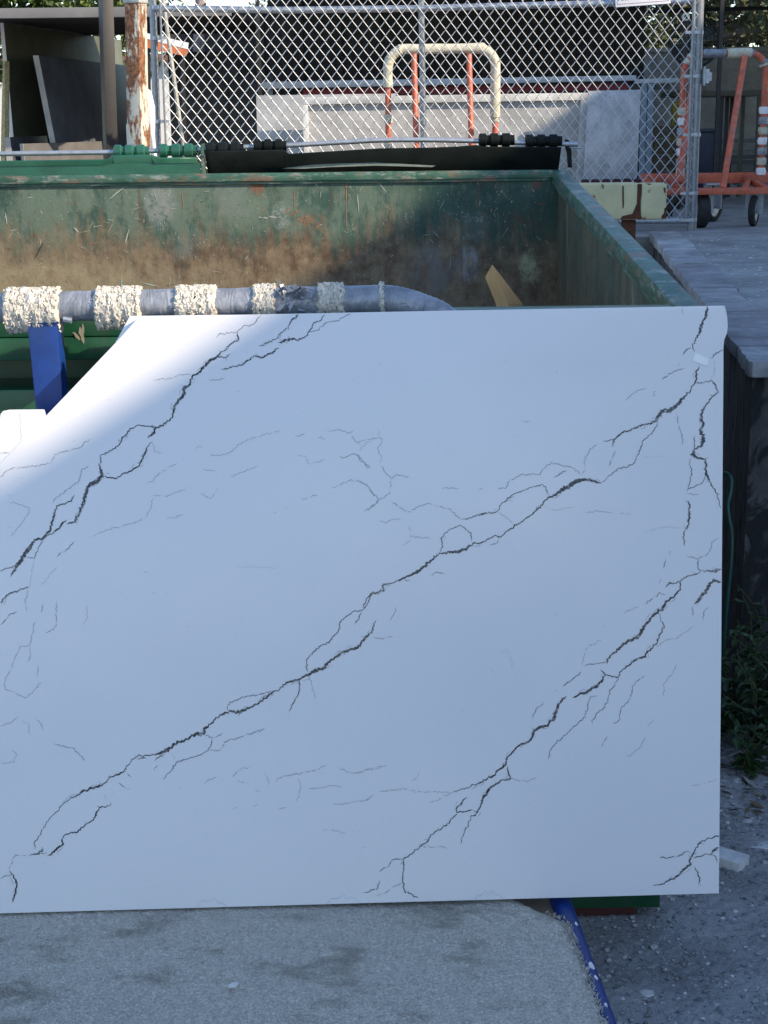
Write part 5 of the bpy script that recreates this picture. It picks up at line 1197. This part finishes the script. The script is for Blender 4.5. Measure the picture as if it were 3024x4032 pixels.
def deck_chip():
    c = atZ(920, 3886, .2985); q = MB(); q.prism([c+V((-.011,-.004,0)), c+V((.004,-.007,0)), c+V((.010,.002,0)), c+V((.003,.008,0)), c+V((-.006,.005,0))], (.002,0,.007))
    q.build('stone_chip', chip_m, None, bevel=.001, bseg=1, label='small white stone chip lying on the carpeted deck', cat='stone', group='stone chips on the gravel')
deck_chip()
# gravel
gm = Mt('gravel_stones', .85); gm.color(gm.attr()); gm = gm.m
q = MB(); rg = random.Random(8)
ico = [(0,0,1),(.89,0,.45),(.28,.85,.45),(-.72,.53,.45),(-.72,-.53,.45),(.28,-.85,.45),(.72,.53,-.45),(-.28,.85,-.45),(-.89,0,-.45),(-.28,-.85,-.45),(.72,-.53,-.45)]
icf = [(0,1,2),(0,2,3),(0,3,4),(0,4,5),(0,5,1),(1,6,2),(2,7,3),(3,8,4),(4,9,5),(5,10,1),(6,7,2),(7,8,3),(8,9,4),(9,10,5),(10,6,1)]
for k in range(9000):
    x = rg.uniform(.25, 1.45); y = rg.uniform(2.2, 4.9)
    if rg.random() < .12: x = rg.uniform(-2, 3); y = rg.uniform(-1, 4.6)
    s_ = .0022 + .0055*rg.random()**3 + (.006 if rg.random() < .012 else 0); br = rg.random()
    g_ = (.16+.32*br) if br < .86 else (.4+.35*rg.random()); cc = (g_*1.0, g_*1.0, g_*1.02)
    fl_ = rg.uniform(.4,.8)
    q.add([(x+a*s_*rg.uniform(.7,1.3), y+b_*s_*rg.uniform(.7,1.3), s_*.15+.006+c_*s_*fl_) for a, b_, c_ in ico], icf, cc)
q.build('gravel', gm, None, kind='stuff', label='loose grey gravel and pale stone chips beside the cart', cat='gravel')
# weeds
M_weed = leafmat('weed_leaf', (.035,.075,.024,1)); M_stem = simple('weed_stem', (.075,.085,.035,1), .7)
def weed(base, h, n, seed, label):
    r_ = random.Random(seed); e = empty('weed', base, label, 'plant', 'weeds along the wall foot'); st = MB(); lf = MB(); b0 = V(base)
    for s_ in range(3+n//16):
        d = V((r_.gauss(0,.38), r_.gauss(0,.3), 1)); hh = h*r_.uniform(.55,1.05); pts_ = []
        for k in range(7):
            t = k/6; pts_.append(b0 + V((d.x*t*t*hh + r_.gauss(0,.006), d.y*t*t*hh, hh*t*(1-.15*t))))
        st.tube(pts_, [.0028*(1.2-t/8) for t in range(7)], 5)
        for k in range(n//(3+n//16)+2):
            t = r_.uniform(.12,1); i = min(int(t*6),5); p_ = pts_[i].lerp(pts_[i+1], t*6-i)
            a = r_.uniform(0,2*math.pi); L = r_.uniform(.03,.062)*(1.2-.5*t); d2 = V((math.cos(a), math.sin(a), r_.uniform(-.35,.5))).normalized(); sd_ = d2.cross(V((0,0,1))).normalized(); nn = sd_.cross(d2)
            w_ = L*r_.uniform(.26,.40); o = p_+d2*L*.2
            lf.add([p_, o+d2*L*.25+sd_*w_*.8, o+d2*L*.6+sd_*w_*.75+nn*.004, o+d2*L*1.05-nn*.012, o+d2*L*.6-sd_*w_*.75+nn*.004, o+d2*L*.25-sd_*w_*.8, o+d2*L*.5-nn*.007], [(0,1,6),(1,2,6),(2,3,6),(3,4,6),(4,5,6),(5,0,6)])
    st.build('stems', M_stem, e); lf.build('leaves', M_weed, e)
WL = ['tall leafy weed against the retaining wall end', 'bushy low weed at the foot of the retaining wall', 'spreading weed beside the slab edge and wall', 'thin weed with arching stems under the wall']
for k, (x, y, h, n) in enumerate(((1.10,4.55,.52,80),(1.20,4.60,.46,70),(1.02,4.42,.36,70),(1.14,4.38,.38,80),(1.24,4.45,.40,70),(1.00,4.60,.52,60),(1.07,4.22,.22,50),(1.20,4.22,.20,50),(.94,4.40,.28,50),(.96,4.70,.42,60),(1.27,4.64,.62,40))):
    weed((x, y, 0), h, n, 40+k, WL[[0,0,2,1,1,2,3,3,2,2,0][k]])
# hose
hz = [atY(2845,1868,4.66), atY(2868,1868,4.64), atY(2880,1890,4.62), atY(2876,1940,4.60), atY(2866,1985,4.58), atY(2870,2040,4.56), atY(2882,2110,4.55), atY(2876,2240,4.54), atY(2862,2380,4.54), atY(2852,2500,4.55), atY(2842,2640,4.58), atY(2838,2760,4.6)]
hz = [V((hz[0].x-.12, 4.68, hz[0].z-.5)), V((hz[0].x-.05, 4.67, hz[0].z-.04))] + hz + [V((hz[-1].x-.03, 4.5, .012)), V((hz[-1].x-.3, 4.45, .011))]
q = MB(); q.tube(catmull(hz, 5), .0065, 10); q.build('garden_hose', simple('green_hose', (.015,.075,.055,1), .4), None, label='dark green hose looping down beside the retaining wall', cat='hose')
# dead leaves and litter at wall foot
q = MB(); rl = random.Random(4)
for k in range(160):
    x = rl.uniform(.78,1.35); y = rl.uniform(3.85,4.5); L = rl.uniform(.01,.03); a = rl.uniform(0,6.28); z = .006+rl.random()*.008
    d = V((math.cos(a),math.sin(a),rl.uniform(-.2,.3)))*L; s_ = V((-math.sin(a),math.cos(a),rl.uniform(-.2,.2)))*L*.35; c = V((x,y,z+.004))
    q.add([c-d, c+s_, c+d, c-s_], [(0,1,2,3)], rl.choice([(.16,.11,.06),(.10,.075,.05),(.22,.17,.10),(.3,.29,.26),(.07,.055,.04)]))
q.build('leaf_litter', gm, None, kind='stuff', label='dry leaf litter scattered at the wall foot', cat='litter')

# pale mortar crumbs on the platform edge
q = MB(); rq = random.Random(31)
for k in range(420):
    y = rq.uniform(5.0, 10.2); x = ledge_x(y)+.2+abs(rq.gauss(0,.35)); s_ = rq.uniform(.003,.012); g_ = rq.uniform(.25,.6)
    q.add([(x+a*s_*rq.uniform(.6,1.4), y+b_*s_*rq.uniform(.6,1.6), PZ+s_*.1+c_*s_*.35) for a, b_, c_ in ico], icf, (g_, g_, g_))
q.build('mortar_crumbs', gm, None, kind='stuff', label='pale mortar crumbs strewn over the concrete platform', cat='rubble')
